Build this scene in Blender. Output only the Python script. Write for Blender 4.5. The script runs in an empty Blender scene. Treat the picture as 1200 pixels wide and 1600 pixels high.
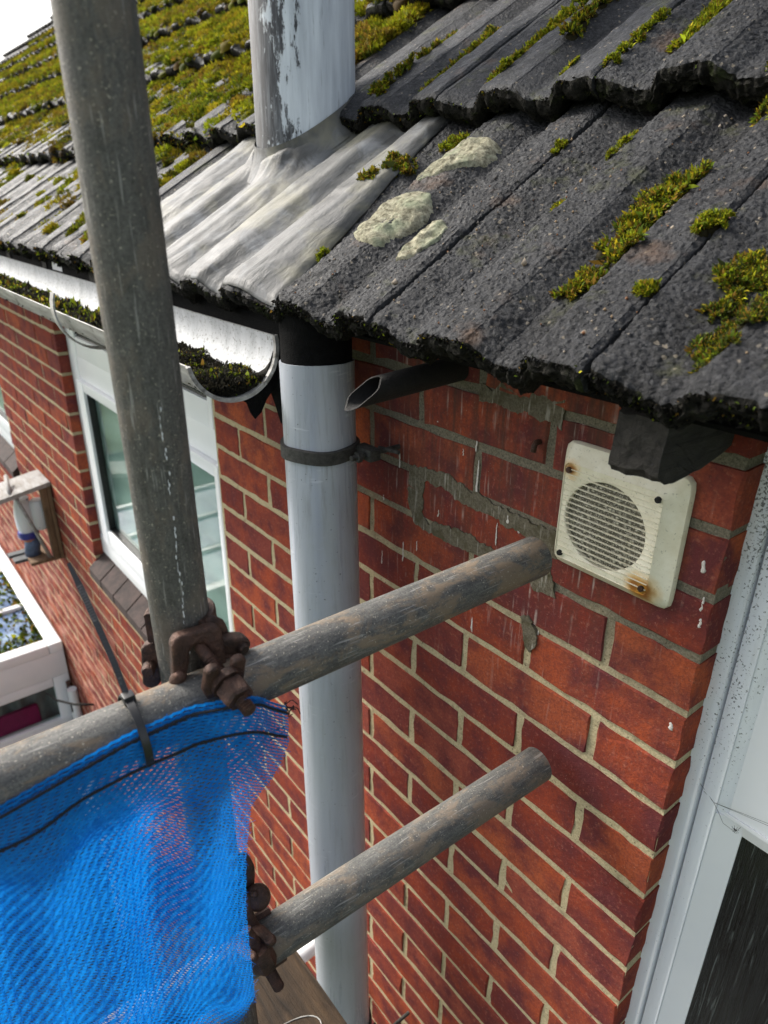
import bpy, math, random
import numpy as np
from mathutils import Vector, Matrix

random.seed(7)
RNG = np.random.default_rng(11)
SC = bpy.context.scene
COL = SC.collection

# ---------------------------------------------------------------- camera
CAM_POS = Vector((0.26917, -0.65792, 0.30606))
CAM_R = Vector((0.62359, 0.78170, 0.00878))
CAM_D = Vector((0.32819, -0.25158, -0.91050))
CAM_F = Vector((-0.70953, 0.57066, -0.41343))
F_PX = 1092.17                      # focal length in pixels of a 1200 x 1600 picture
cam = bpy.data.cameras.new('camera')
cam.sensor_fit = 'VERTICAL'
cam.sensor_height = 36.0
cam.lens = F_PX * 36.0 / 1600.0
cam.clip_start = 0.02
cam.clip_end = 400.0
cam.dof.use_dof = True
cam.dof.focus_distance = 0.86
cam.dof.aperture_fstop = 7.0
camo = bpy.data.objects.new('camera', cam)
COL.objects.link(camo)
camo.matrix_world = Matrix(((CAM_R.x, -CAM_D.x, -CAM_F.x, CAM_POS.x),
                            (CAM_R.y, -CAM_D.y, -CAM_F.y, CAM_POS.y),
                            (CAM_R.z, -CAM_D.z, -CAM_F.z, CAM_POS.z),
                            (0, 0, 0, 1)))
SC.camera = camo

# ---------------------------------------------------------------- sky, sun, exposure
SUN_EL, SUN_AZ = math.radians(38), math.radians(252)      # azimuth clockwise from +Y
world = bpy.data.worlds.new('World')
SC.world = world
world.use_nodes = True
wn, wl = world.node_tree.nodes, world.node_tree.links
wn.clear()
sky = wn.new('ShaderNodeTexSky')
sky.sky_type = 'NISHITA'
sky.sun_disc = False
sky.sun_elevation = SUN_EL
sky.sun_rotation = SUN_AZ
sky.air_density = 1.0
sky.dust_density = 4.0
sky.ozone_density = 1.0
hs = wn.new('ShaderNodeHueSaturation')
hs.inputs['Saturation'].default_value = 0.42
bg = wn.new('ShaderNodeBackground')
bg.inputs['Strength'].default_value = 0.15
wo = wn.new('ShaderNodeOutputWorld')
wl.new(sky.outputs[0], hs.inputs['Color'])
wl.new(hs.outputs[0], bg.inputs['Color'])
wl.new(bg.outputs[0], wo.inputs['Surface'])
sd = Vector((math.sin(SUN_AZ) * math.cos(SUN_EL), math.cos(SUN_AZ) * math.cos(SUN_EL), math.sin(SUN_EL)))
sun = bpy.data.lights.new('sun', 'SUN')
sun.energy = 2.4
sun.angle = math.radians(13)
sun.color = (1.0, 0.95, 0.87)
suno = bpy.data.objects.new('sun', sun)
COL.objects.link(suno)
suno.rotation_euler = (-sd).to_track_quat('-Z', 'Y').to_euler()
suno.location = (-3, -4, 5)
SC.view_settings.view_transform = 'Standard'
SC.view_settings.look = 'None'
SC.view_settings.gamma = 1
SC.view_settings.use_curve_mapping = False
SC.view_settings.exposure = 1.05
SC.render.engine = 'CYCLES'
SC.cycles.max_bounces = 8
SC.cycles.transparent_max_bounces = 16

# ---------------------------------------------------------------- helpers
def mesh_np(name, V, Fs, mats=(), smooth=False, col=None, matidx=None):
    """V (n,3) array, Fs list/array of faces"""
    me = bpy.data.meshes.new(name)
    V = np.asarray(V, dtype=np.float32)
    if isinstance(Fs, np.ndarray):
        nF, k = Fs.shape
        me.vertices.add(len(V)); me.vertices.foreach_set('co', V.ravel())
        me.loops.add(nF * k); me.loops.foreach_set('vertex_index', Fs.ravel().astype(np.int32))
        me.polygons.add(nF)
        me.polygons.foreach_set('loop_start', np.arange(0, nF * k, k, dtype=np.int32))
        me.update(calc_edges=True)
    else:
        me.from_pydata([tuple(map(float, v)) for v in V], [], [tuple(int(i) for i in f) for f in Fs])
        me.update()
    me.validate()
    if col is not None:
        a = me.color_attributes.new('tint', 'FLOAT_COLOR', 'POINT')
        c = np.ones((len(V), 4), dtype=np.float32); c[:, :3] = col
        a.data.foreach_set('color', c.ravel())
    for m in mats:
        me.materials.append(m)
    if matidx is not None:
        me.polygons.foreach_set('material_index', np.asarray(matidx, dtype=np.int32))
    if smooth:
        me.polygons.foreach_set('use_smooth', np.ones(len(me.polygons), dtype=bool))
    return me

def link(name, me, parent=None, loc=None, label=None, cat=None, group=None, kind=None):
    o = bpy.data.objects.new(name, me)
    COL.objects.link(o)
    if parent is not None:
        o.parent = parent
    if loc is not None:
        o.location = loc
    tag(o, label, cat, group, kind)
    return o

def tag(o, label=None, cat=None, group=None, kind=None):
    if label: o['label'] = label
    if cat: o['category'] = cat
    if group: o['group'] = group
    if kind: o['kind'] = kind
    return o

def thing(name, label, cat, loc=(0, 0, 0), group=None):
    return link(name, None, None, loc, label, cat, group)

class MB:
    """collects simple solids in world coordinates"""
    def __init__(s):
        s.v = []; s.f = []
    def add(s, V, F):
        b = len(s.v)
        s.v += [tuple(v) for v in V]
        s.f += [tuple(i + b for i in f) for f in F]
        return s
    def box(s, x0, x1, y0, y1, z0, z1, ch=0.0, M=None):
        if ch <= 0:
            V = [(x, y, z) for x in (x0, x1) for y in (y0, y1) for z in (z0, z1)]
            F = [(0, 1, 3, 2), (4, 6, 7, 5), (0, 4, 5, 1), (2, 3, 7, 6), (0, 2, 6, 4), (1, 5, 7, 3)]
        else:
            import bmesh
            bm = bmesh.new()
            bmesh.ops.create_cube(bm, size=1.0)
            for v in bm.verts:
                v.co = ((x0 + x1) / 2 + v.co.x * (x1 - x0), (y0 + y1) / 2 + v.co.y * (y1 - y0), (z0 + z1) / 2 + v.co.z * (z1 - z0))
            bmesh.ops.bevel(bm, geom=list(bm.edges), offset=ch, segments=2, affect='EDGES', profile=0.6)
            bm.verts.index_update()
            V = [tuple(v.co) for v in bm.verts]; F = [tuple(v.index for v in f.verts) for f in bm.faces]
            bm.free()
        if M is not None:
            V = [tuple(M @ Vector(v)) for v in V]
        return s.add(V, F)
    def tube(s, pts, r, n=16, caps=True, squash=None):
        pts = [Vector(p) for p in pts]
        rs = r if isinstance(r, (list, tuple)) else [r] * len(pts)
        t0 = (pts[1] - pts[0]).normalized()
        ref = Vector((0, 0, 1)) if abs(t0.z) < 0.9 else Vector((1, 0, 0))
        u = t0.cross(ref).normalized()
        V = []; F = []
        for i, p in enumerate(pts):
            a = pts[max(i - 1, 0)]; b = pts[min(i + 1, len(pts) - 1)]
            t = (b - a).normalized()
            u = (u - t * u.dot(t)).normalized(); w = t.cross(u)
            for k in range(n):
                an = 2 * math.pi * k / n
                V.append(tuple(p + (u * math.cos(an) + w * math.sin(an) * (squash or 1)) * rs[i]))
        for i in range(len(pts) - 1):
            for k in range(n):
                F.append((i * n + k, i * n + (k + 1) % n, (i + 1) * n + (k + 1) % n, (i + 1) * n + k))
        if caps:
            F.append(tuple(range(n - 1, -1, -1))); F.append(tuple((len(pts) - 1) * n + k for k in range(n)))
        return s.add(V, F)
    def hollow(s, a, b, r0, r1, n=40, jitter=0.0):
        """a real tube with wall thickness from a to b"""
        a, b = Vector(a), Vector(b); t = (b - a).normalized()
        ref = Vector((0, 0, 1)) if abs(t.z) < 0.9 else Vector((1, 0, 0))
        u = t.cross(ref).normalized(); w = t.cross(u)
        V = []
        for p, r in ((a, r1), (b, r1), (b, r0), (a, r0)):
            for k in range(n):
                an = 2 * math.pi * k / n
                V.append(tuple(p + (u * math.cos(an) + w * math.sin(an)) * r))
        F = []
        for j in range(4):
            for k in range(n):
                F.append((j * n + k, j * n + (k + 1) % n, ((j + 1) % 4) * n + (k + 1) % n, ((j + 1) % 4) * n + k))
        return s.add(V, F)
    def build(s, name, mat, parent=None, smooth=False, auto=None, **kw):
        me = mesh_np(name, np.array(s.v), s.f, [mat])
        if smooth:
            me.polygons.foreach_set('use_smooth', np.ones(len(me.polygons), dtype=bool))
            if auto:
                sharp_edges(me, auto)
        return link(name, me, parent, **kw)

def sharp_edges(me, deg):
    import bmesh
    bm = bmesh.new(); bm.from_mesh(me)
    for e in bm.edges:
        if len(e.link_faces) == 2 and e.calc_face_angle(0) > math.radians(deg):
            e.smooth = False
    bm.to_mesh(me); bm.free()

def vnoise(X, Y, seed=0, freq=1.0):
    """cheap smooth value noise in [-1,1], vectorised"""
    X = np.asarray(X) * freq; Y = np.asarray(Y) * freq
    xi = np.floor(X).astype(np.int64); yi = np.floor(Y).astype(np.int64)
    fx = X - xi; fy = Y - yi
    fx = fx * fx * (3 - 2 * fx); fy = fy * fy * (3 - 2 * fy)
    def h(a, b):
        n = (a * 374761393 + b * 668265263 + seed * 974634211) & 0x7fffffff
        n = ((n ^ (n >> 13)) * 1274126177) & 0x7fffffff
        return ((n ^ (n >> 16)) & 0xffff) / 32767.5 - 1.0
    return (h(xi, yi) * (1 - fx) * (1 - fy) + h(xi + 1, yi) * fx * (1 - fy)
            + h(xi, yi + 1) * (1 - fx) * fy + h(xi + 1, yi + 1) * fx * fy)

# ---------------------------------------------------------------- node material builder
class NM:
    def __init__(s, name, rough=0.6, metal=0.0, spec=0.5):
        s.m = bpy.data.materials.new(name); s.m.use_nodes = True
        s.n = s.m.node_tree.nodes; s.l = s.m.node_tree.links
        s.b = s.n['Principled BSDF']
        s.b.inputs['Roughness'].default_value = rough
        s.b.inputs['Metallic'].default_value = metal
        s.b.inputs['Specular IOR Level'].default_value = spec
    def set(s, sock, v):
        if hasattr(v, 'is_linked') or isinstance(v, bpy.types.NodeSocket): s.l.new(v, sock)
        else: sock.default_value = v
    def coord(s, kind='Object'):
        if kind == 'World':
            return s.n.new('ShaderNodeNewGeometry').outputs['Position']
        return s.n.new('ShaderNodeTexCoord').outputs[kind]
    def map(s, v, scale=(1, 1, 1), loc=(0, 0, 0), rot=(0, 0, 0)):
        k = s.n.new('ShaderNodeMapping')
        s.l.new(v, k.inputs['Vector'])
        k.inputs['Scale'].default_value = scale; k.inputs['Location'].default_value = loc; k.inputs['Rotation'].default_value = rot
        return k.outputs[0]
    def noise(s, v, scale, detail=4, rough=0.55, out='Fac', dist=0.0):
        k = s.n.new('ShaderNodeTexNoise')
        s.l.new(v, k.inputs['Vector'])
        k.inputs['Scale'].default_value = scale; k.inputs['Detail'].default_value = detail
        k.inputs['Roughness'].default_value = rough; k.inputs['Distortion'].default_value = dist
        return k.outputs[out]
    def voro(s, v, scale, out='Distance', feature='F1', rnd=1.0):
        k = s.n.new('ShaderNodeTexVoronoi'); k.feature = feature
        s.l.new(v, k.inputs['Vector']); k.inputs['Scale'].default_value = scale
        k.inputs['Randomness'].default_value = rnd
        return k.outputs[out]
    def ramp(s, f, stops, interp='LINEAR'):
        k = s.n.new('ShaderNodeValToRGB'); k.color_ramp.interpolation = interp
        e = k.color_ramp.elements
        while len(e) < len(stops): e.new(0.5)
        for i, (p, c) in enumerate(stops):
            e[i].position = p
            e[i].color = (c, c, c, 1) if isinstance(c, (int, float)) else (c[0], c[1], c[2], 1)
        s.l.new(f, k.inputs[0])
        return k.outputs[0]
    def mix(s, f, a, b, mode='MIX'):
        k = s.n.new('ShaderNodeMix'); k.data_type = 'RGBA'; k.blend_type = mode
        s.set(k.inputs['Factor'], f)
        for sock, v in ((k.inputs['A'], a), (k.inputs['B'], b)):
            if isinstance(v, tuple): sock.default_value = (v[0], v[1], v[2], 1)
            else: s.l.new(v, sock)
        return k.outputs['Result']
    def math(s, op, a, b=0.0, c=None, clamp=False):
        k = s.n.new('ShaderNodeMath'); k.operation = op; k.use_clamp = clamp
        s.set(k.inputs[0], a); s.set(k.inputs[1], b)
        if c is not None: s.set(k.inputs[2], c)
        return k.outputs[0]
    def xyz(s, v):
        k = s.n.new('ShaderNodeSeparateXYZ'); s.l.new(v, k.inputs[0]); return k.outputs
    def rng(s, v, a, b, c=0.0, d=1.0):
        k = s.n.new('ShaderNodeMapRange'); s.l.new(v, k.inputs[0])
        for i, x in enumerate((a, b, c, d)): k.inputs[1 + i].default_value = x
        return k.outputs[0]
    def attr(s, name, out='Color'):
        k = s.n.new('ShaderNodeAttribute'); k.attribute_name = name; return k.outputs[out]
    def objrand(s):
        return s.n.new('ShaderNodeObjectInfo').outputs['Random']
    def bump(s, h, dist, strength=1.0, prev=None):
        k = s.n.new('ShaderNodeBump'); s.l.new(h, k.inputs['Height'])
        k.inputs['Distance'].default_value = dist; k.inputs['Strength'].default_value = strength
        if prev is not None: s.l.new(prev, k.inputs['Normal'])
        return k.outputs[0]
    def out(s, color=None, rough=None, normal=None, metal=None):
        if color is not None:
            if isinstance(color, tuple): s.b.inputs['Base Color'].default_value = (*color, 1)
            else: s.l.new(color, s.b.inputs['Base Color'])
        if rough is not None: s.set(s.b.inputs['Roughness'], rough)
        if metal is not None: s.set(s.b.inputs['Metallic'], metal)
        if normal is not None: s.l.new(normal, s.b.inputs['Normal'])
        return s.m

def simple(name, col, rough=0.5, metal=0.0, spec=0.5, var=0.12, scale=30, bump=0.0003, bscale=None):
    k = NM(name, rough, metal, spec)
    p = k.coord('World')
    n = k.noise(p, scale, 5, 0.6)
    c = k.mix(k.rng(n, 0.3, 0.7), tuple(x * (1 - var) for x in col), tuple(min(1, x * (1 + var)) for x in col))
    nn = k.bump(k.noise(p, bscale or scale * 4, 4), bump) if bump else None
    return k.out(c, normal=nn)

M = {}
def make_materials():
    # ---- brick
    k = NM('brick_clay', 0.9, spec=0.06)
    w = k.coord('World')
    rnd = k.math('FRACT', k.math('ADD', k.objrand(), k.attr('tint', 'Fac')))
    base = k.ramp(rnd, [(0.0, (0.1679, 0.0321, 0.0245)), (0.2, (0.2770, 0.0530, 0.0276)), (0.42, (0.3609, 0.0788, 0.0352)), (0.6, (0.1930, 0.0450, 0.0383)), (0.8, (0.4196, 0.1005, 0.0368)), (1.0, (0.2770, 0.0684, 0.0505))])
    n1 = k.noise(w, 14, 5, 0.62)
    base = k.mix(k.rng(n1, 0.40, 0.62), base, (0.125, 0.032, 0.034))
    n1b = k.noise(k.map(w, (1, 1, 1), (4, 2, 1)), 9, 4, 0.6)
    base = k.mix(k.math('MULTIPLY', k.rng(n1b, 0.52, 0.74), 0.75), base, (0.3864, 0.0714, 0.0235))
    n2 = k.noise(w, 260, 3, 0.7)
    base = k.mix(k.math('MULTIPLY', k.rng(n2, 0.42, 0.64), 0.5), base, (0.11, 0.035, 0.032))
    base = k.mix(k.math('MULTIPLY', k.rng(k.noise(k.map(w, (1, 1, 1), (3, 9, 5)), 150, 4, 0.7), 0.56, 0.72), 0.35), base, (0.52, 0.22, 0.15))
    sp = k.noise(k.map(w, (1, 1, 1), (7, 3, 5)), 420, 2, 0.6)
    base = k.mix(k.math('MULTIPLY', k.rng(sp, 0.70, 0.78), 0.6), base, (0.55, 0.40, 0.33))
    zz = k.xyz(w)
    # grime streaks on the upper courses, with shade under the eaves painted in
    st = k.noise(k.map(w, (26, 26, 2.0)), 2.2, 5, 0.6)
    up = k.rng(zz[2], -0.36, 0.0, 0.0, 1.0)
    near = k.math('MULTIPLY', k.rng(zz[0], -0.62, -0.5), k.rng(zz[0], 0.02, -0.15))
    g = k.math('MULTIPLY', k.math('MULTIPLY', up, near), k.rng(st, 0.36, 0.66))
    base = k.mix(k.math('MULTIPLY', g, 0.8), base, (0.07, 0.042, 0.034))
    dr = k.noise(k.map(w, (150, 150, 7.0), (3, 1, 2)), 1.0, 3, 0.55)
    dr2 = k.noise(k.map(w, (30, 30, 30), (1, 8, 2)), 1.0, 3, 0.6)
    d = k.math('MULTIPLY', k.math('MULTIPLY', k.rng(dr, 0.58, 0.72), k.rng(dr2, 0.42, 0.60)), k.math('MULTIPLY', k.rng(zz[2], -0.40, -0.22), near))
    base = k.mix(k.math('MULTIPLY', d, 0.5), base, (0.58, 0.50, 0.45))
    # chalky bloom low down, far along
    far = k.math('MULTIPLY', k.rng(zz[0], -1.6, -2.4), k.rng(zz[2], -1.0, -1.8))
    bl = k.noise(k.map(w, (5, 5, 9)), 1.6, 4, 0.6)
    base = k.mix(k.math('MULTIPLY', k.math('MULTIPLY', far, k.rng(bl, 0.44, 0.66)), 0.75), base, (0.52, 0.26, 0.20))
    b1 = k.bump(k.noise(w, 520, 4, 0.7), 0.0010, 0.9)
    b2 = k.bump(k.noise(w, 60, 4, 0.6), 0.0022, 0.8, b1)
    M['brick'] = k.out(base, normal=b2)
    # ---- mortar
    k = NM('mortar_sand', 0.95, spec=0.05)
    w = k.coord('World'); zz = k.xyz(w)
    n = k.noise(w, 9, 4, 0.6); nf = k.noise(w, 380, 4, 0.75)
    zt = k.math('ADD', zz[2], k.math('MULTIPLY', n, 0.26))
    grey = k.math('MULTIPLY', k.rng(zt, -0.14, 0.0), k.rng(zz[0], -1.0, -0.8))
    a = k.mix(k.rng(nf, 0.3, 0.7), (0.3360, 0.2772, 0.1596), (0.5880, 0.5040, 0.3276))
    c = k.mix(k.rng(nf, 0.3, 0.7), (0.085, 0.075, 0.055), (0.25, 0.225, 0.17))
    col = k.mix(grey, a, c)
    dk = k.noise(k.map(w, (1, 1, 1), (2, 2, 9)), 42, 4, 0.65)
    col = k.mix(k.math('MULTIPLY', k.rng(dk, 0.54, 0.70), 0.5), col, (0.16, 0.13, 0.085))
    pit = k.voro(w, 300)
    col = k.mix(k.math('MULTIPLY', k.rng(k.noise(w, 230, 2, .5), 0.66, 0.72), 0.7), col, (0.06, 0.05, 0.035))
    b = k.bump(nf, 0.0016, 1.0); b = k.bump(k.noise(w, 70, 4), 0.003, 0.8, b)
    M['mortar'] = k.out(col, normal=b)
    k = NM('cement_grey', 0.95, spec=0.05)
    w = k.coord('World')
    nf = k.noise(w, 330, 4, 0.75)
    col = k.mix(k.rng(nf, 0.3, 0.7), (0.085, 0.072, 0.050), (0.20, 0.175, 0.13))
    col = k.mix(k.math('MULTIPLY', k.rng(k.noise(w, 40, 4, 0.6), 0.5, 0.66), 0.7), col, (0.075, 0.066, 0.035))
    col = k.mix(k.math('MULTIPLY', k.rng(k.noise(k.map(w, (190, 190, 22)), 1.0, 4, 0.6), 0.58, 0.70), 0.6), col, (0.46, 0.43, 0.38))
    b = k.bump(nf, 0.002, 1.0); b = k.bump(k.noise(w, 55, 4), 0.005, 0.9, b)
    M['cement'] = k.out(col, normal=b)
    # ---- roof tile
    k = NM('concrete_tile', 0.7, spec=0.20)
    w = k.coord('World')
    g = k.voro(w, 300, 'Distance'); gc = k.voro(w, 300, 'Color')
    gr = k.xyz(gc)[0]
    n = k.noise(w, 7, 5, 0.65)
    col = k.mix(k.rng(n, 0.35, 0.65), (0.015, 0.0153, 0.0165), (0.036, 0.037, 0.040))
    col = k.mix(k.math('MULTIPLY', k.rng(gr, 0.5, 1.0), 0.5), col, (0.085, 0.086, 0.09))
    col = k.mix(k.math('MULTIPLY', k.rng(gr, 0.985, 0.995), 0.6), col, (0.30, 0.25, 0.18))
    br = k.noise(k.map(w, (1, 1, 1), (5, 5, 5)), 11, 4, 0.6)
    col = k.mix(k.math('MULTIPLY', k.rng(br, 0.60, 0.72), 0.6), col, (0.13, 0.075, 0.045))
    ol = k.noise(k.map(w, (1, 1, 1), (1, 9, 3)), 17, 4, 0.65)
    col = k.mix(k.math('MULTIPLY', k.rng(ol, 0.60, 0.70), 0.5), col, (0.075, 0.08, 0.03))
    hgt = k.math('SQRT', k.math('SUBTRACT', 1.0, k.math('MULTIPLY', g, g), clamp=True))
    gsel = k.math('MULTIPLY', hgt, k.rng(k.noise(w, 150, 3, 0.6), 0.35, 0.62, 0.25, 1.0))
    b = k.bump(k.noise(w, 700, 5, 0.85), 0.0022, 1.0)
    b = k.bump(gsel, 0.0024, 0.8, b)
    b = k.bump(k.noise(w, 34, 4, 0.6), 0.006, 0.35, b)
    M['tile'] = k.out(col, normal=b, rough=k.rng(k.noise(w, 60, 3), 0.3, 0.7, 0.42, 0.68))
    # ---- tile edge crust (lichen and soot on the cut ends)
    k = NM('tile_crust', 0.95, spec=0.15)
    w = k.coord('World')
    n = k.noise(w, 240, 4, 0.75)
    col = k.mix(k.rng(n, 0.35, 0.72), (0.004, 0.004, 0.0035), (0.030, 0.028, 0.022))
    col = k.mix(k.math('MULTIPLY', k.rng(k.noise(w, 34, 4, 0.6), 0.56, 0.68), 0.6), col, (0.035, 0.045, 0.012))
    b = k.bump(n, 0.006, 1.0); b = k.bump(k.noise(w, 70, 4), 0.008, 1.0, b)
    M['crust'] = k.out(col, normal=b)
    # ---- moss
    k = NM('moss_leaf', 0.75, spec=0.12)
    t = k.attr('tint')
    k.l.new(t, k.b.inputs['Base Color'])
    k.b.inputs['Subsurface Weight'].default_value = 0.0
    tr = k.n.new('ShaderNodeBsdfTranslucent'); k.l.new(t, tr.inputs['Color'])
    mx = k.n.new('ShaderNodeMixShader'); mx.inputs[0].default_value = 0.35
    k.l.new(k.b.outputs[0], mx.inputs[1]); k.l.new(tr.outputs[0], mx.inputs[2])
    k.l.new(mx.outputs[0], k.n['Material Output'].inputs['Surface'])
    M['moss'] = k.m
    # ---- lichen
    k = NM('lichen_crust', 0.95, spec=0.05)
    w = k.coord('World')
    n = k.noise(w, 120, 5, 0.75); n2 = k.noise(w, 26, 3, 0.6)
    col = k.mix(k.rng(n, 0.35, 0.65), (0.12, 0.11, 0.07), (0.56, 0.53, 0.39))
    col = k.mix(k.math('MULTIPLY', k.rng(n2, 0.5, 0.7), 0.6), col, (0.36, 0.42, 0.28))
    b = k.bump(k.noise(w, 420, 4, 0.75), 0.003, 1.0); b = k.bump(n, 0.006, 1.0, b)
    M['lichen'] = k.out(col, normal=b)
    # ---- lead
    k = NM('weathered_lead', 0.6, metal=0.0, spec=0.3)
    w = k.coord('World')
    a = math.radians(30.7)
    v = k.map(w, (22, 4.0, 4.0))
    n = k.noise(v, 1.6, 6, 0.62, dist=0.6); n2 = k.noise(w, 16, 5, 0.6, dist=0.8); n3 = k.noise(w, 160, 4, 0.7)
    col = k.mix(k.rng(n, 0.34, 0.66), (0.045, 0.045, 0.042), (0.12, 0.12, 0.116))
    col = k.mix(k.math('MULTIPLY', k.rng(n2, 0.52, 0.68), 0.6), col, (0.23, 0.24, 0.25))
    col = k.mix(k.math('MULTIPLY', k.rng(k.noise(k.map(w, (1, 1, 1), (3, 8, 1)), 9, 4, 0.6), 0.52, 0.66), 0.5), col, (0.24, 0.225, 0.15))
    col = k.mix(k.math('MULTIPLY', k.rng(n3, 0.6, 0.75), 0.4), col, (0.14, 0.14, 0.12))
    b = k.bump(n, 0.004, 0.5); b = k.bump(k.noise(k.map(w, (60, 14, 14)), 1.0, 5, 0.7, dist=1.0), 0.003, 0.5, b); b = k.bump(n3, 0.0008, 0.8, b)
    M['lead'] = k.out(col, normal=b, rough=k.rng(n2, 0.3, 0.7, 0.46, 0.66))
    # ---- flaking flue paint
    k = NM('flaking_paint', 0.5)
    o = k.coord('Object')
    ang = k.xyz(o)
    v = k.map(o, (34, 34, 9.0))
    n = k.noise(v, 1.3, 9, 0.78, dist=0.25)
    n2 = k.noise(k.map(o, (1, 1, 1), (3, 1, 6)), 13, 6, 0.7)
    dirv = k.math('ADD', k.math('MULTIPLY', ang[0], -1.9), k.math('MULTIPLY', ang[1], -1.0))     # more paint lost on the weather side
    f = k.math('ADD', k.math('ADD', k.math('MULTIPLY', n, 0.75), k.math('MULTIPLY', n2, 0.45)), k.math('MULTIPLY', dirv, 1.0))
    mask = k.rng(f, 0.575, 0.595)
    fine = k.noise(k.map(o, (120, 120, 12)), 1.0, 4, 0.7)
    paint = k.mix(k.rng(k.noise(k.map(o, (40, 40, 4)), 1.0, 5, 0.6), 0.35, 0.65), (0.44, 0.48, 0.53), (0.66, 0.71, 0.76))
    paint = k.mix(k.math('MULTIPLY', k.rng(fine, 0.60, 0.70), 0.4), paint, (0.12, 0.13, 0.145))
    bare = k.mix(k.rng(fine, 0.45, 0.65), (0.028, 0.030, 0.036), (0.14, 0.15, 0.165))
    col = k.mix(mask, paint, bare)
    b = k.bump(k.math('SUBTRACT', 1.0, mask), 0.0012, 0.8); b = k.bump(fine, 0.0007, 0.7, b)
    M['flue'] = k.out(col, normal=b)
    # ---- scaffold tubes: galvanised, grimy. object Z runs along the tube
    def steel(name, ca, cb, mud, mudamt):
        k = NM(name, 0.55, metal=0.1, spec=0.3)
        o = k.coord('Object')
        n = k.noise(k.map(o, (210, 210, 40)), 1.0, 7, 0.78)
        nf = k.noise(o, 520, 4, 0.75)
        nb = k.noise(k.map(o, (1, 1, 0.55), (5, 5, 5)), 34, 6, 0.7, dist=0.4)
        col = k.mix(k.rng(n, 0.34, 0.66), ca, cb)
        col = k.mix(k.math('MULTIPLY', k.rng(nf, 0.46, 0.60), 0.5), col, tuple(x * 0.45 for x in ca))
        col = k.mix(k.math('MULTIPLY', k.rng(nb, 0.49, 0.59), mudamt), col, mud)
        st = k.noise(k.map(o, (1, 1, 0.6), (9, 2, 4)), 26, 8, 0.74)
        col = k.mix(k.math('MULTIPLY', k.rng(st, 0.59, 0.70), 0.62), col, tuple(x * 0.42 for x in ca))
        sc = k.noise(k.map(o, (330, 330, 22), (2, 2, 2)), 1.0, 3, 0.6)
        col = k.mix(k.math('MULTIPLY', k.rng(sc, 0.61, 0.70), 0.5), col, (0.42, 0.41, 0.38))
        spk = k.noise(k.map(o, (1, 1, 1), (8, 8, 8)), 420, 2, 0.6)
        col = k.mix(k.math('MULTIPLY', k.rng(spk, 0.64, 0.70), 0.6), col, (0.48, 0.44, 0.35))
        b = k.bump(nb, 0.0012, 0.5); b = k.bump(nf, 0.0008, 0.9, b); b = k.bump(n, 0.0006, 0.6, b)
        return k.out(col, normal=b, rough=k.rng(nb, 0.3, 0.7, 0.48, 0.8))
    M['steel_pole'] = steel('steel_standard', (0.0697, 0.0681, 0.0615), (0.1517, 0.1460, 0.1312), (0.1845, 0.1517, 0.1189), 0.5)
    M['steel_muddy'] = steel('steel_transom', (0.0656, 0.0664, 0.0656), (0.1640, 0.1574, 0.1435), (0.2132, 0.1599, 0.1107), 0.85)
    M['steel_dull'] = steel('steel_transom_low', (0.0738, 0.0754, 0.0738), (0.1640, 0.1607, 0.1492), (0.2091, 0.1640, 0.1230), 0.75)
    # ---- rusty coupler
    k = NM('rusty_iron', 0.5, metal=0.45)
    w = k.coord('World')
    n = k.noise(w, 60, 6, 0.65); n2 = k.noise(w, 380, 4, 0.7)
    col = k.mix(k.rng(n, 0.35, 0.65), (0.030, 0.018, 0.014), (0.10, 0.050, 0.034))
    col = k.mix(k.math('MULTIPLY', k.rng(n2, 0.55, 0.7), 0.55), col, (0.20, 0.10, 0.065))
    b = k.bump(n2, 0.0014, 1.0); b = k.bump(k.noise(w, 150, 5, 0.7), 0.0016, 0.8, b)
    M['rust'] = k.out(col, normal=b)
    # ---- plastics
    k = NM('grey_pvc', 0.30)
    w = k.coord('World')
    n = k.noise(k.map(w, (38, 38, 2.2)), 1.0, 5, 0.6); n2 = k.noise(w, 14, 4, 0.6)
    col = k.mix(k.rng(n, 0.3, 0.7), (0.3440, 0.3698, 0.4128), (0.4300, 0.4558, 0.4945))
    col = k.mix(k.math('MULTIPLY', k.rng(n2, 0.55, 0.72), 0.25), col, (0.33, 0.34, 0.35))
    zz = k.xyz(w)
    nearstrap = k.math('MULTIPLY', k.rng(zz[2], -0.16, -0.055), k.rng(zz[2], 0.03, -0.04))
    gst = k.noise(k.map(w, (120, 120, 9), (1, 2, 3)), 1.0, 5, 0.65)
    col = k.mix(k.math('MULTIPLY', k.rng(gst, 0.52, 0.72), k.math('ADD', 0.28, k.math('MULTIPLY', nearstrap, 0.5))), col, (0.20, 0.20, 0.19))
    spk = k.noise(w, 210, 2, 0.5)
    col = k.mix(k.math('MULTIPLY', k.rng(spk, 0.71, 0.75), 0.8), col, (0.08, 0.08, 0.075))
    scf = k.noise(k.map(w, (16, 16, 90), (4, 4, 4)), 1.0, 3, 0.6)
    col = k.mix(k.math('MULTIPLY', k.rng(scf, 0.66, 0.72), 0.35), col, (0.66, 0.68, 0.70))
    M['pvc'] = k.out(col, rough=k.rng(n, 0.3, 0.7, 0.24, 0.38), normal=k.bump(n2, 0.0006, 0.5))
    k = NM('white_upvc', 0.32)
    w = k.coord('World')
    n = k.noise(w, 5, 4, 0.6)
    col = k.mix(k.rng(n, 0.3, 0.7), (0.78, 0.80, 0.82), (0.85, 0.86, 0.87))
    M['upvc'] = k.out(col)
    k = NM('dirty_upvc', 0.36)
    w = k.coord('World'); zz = k.xyz(w)
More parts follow.
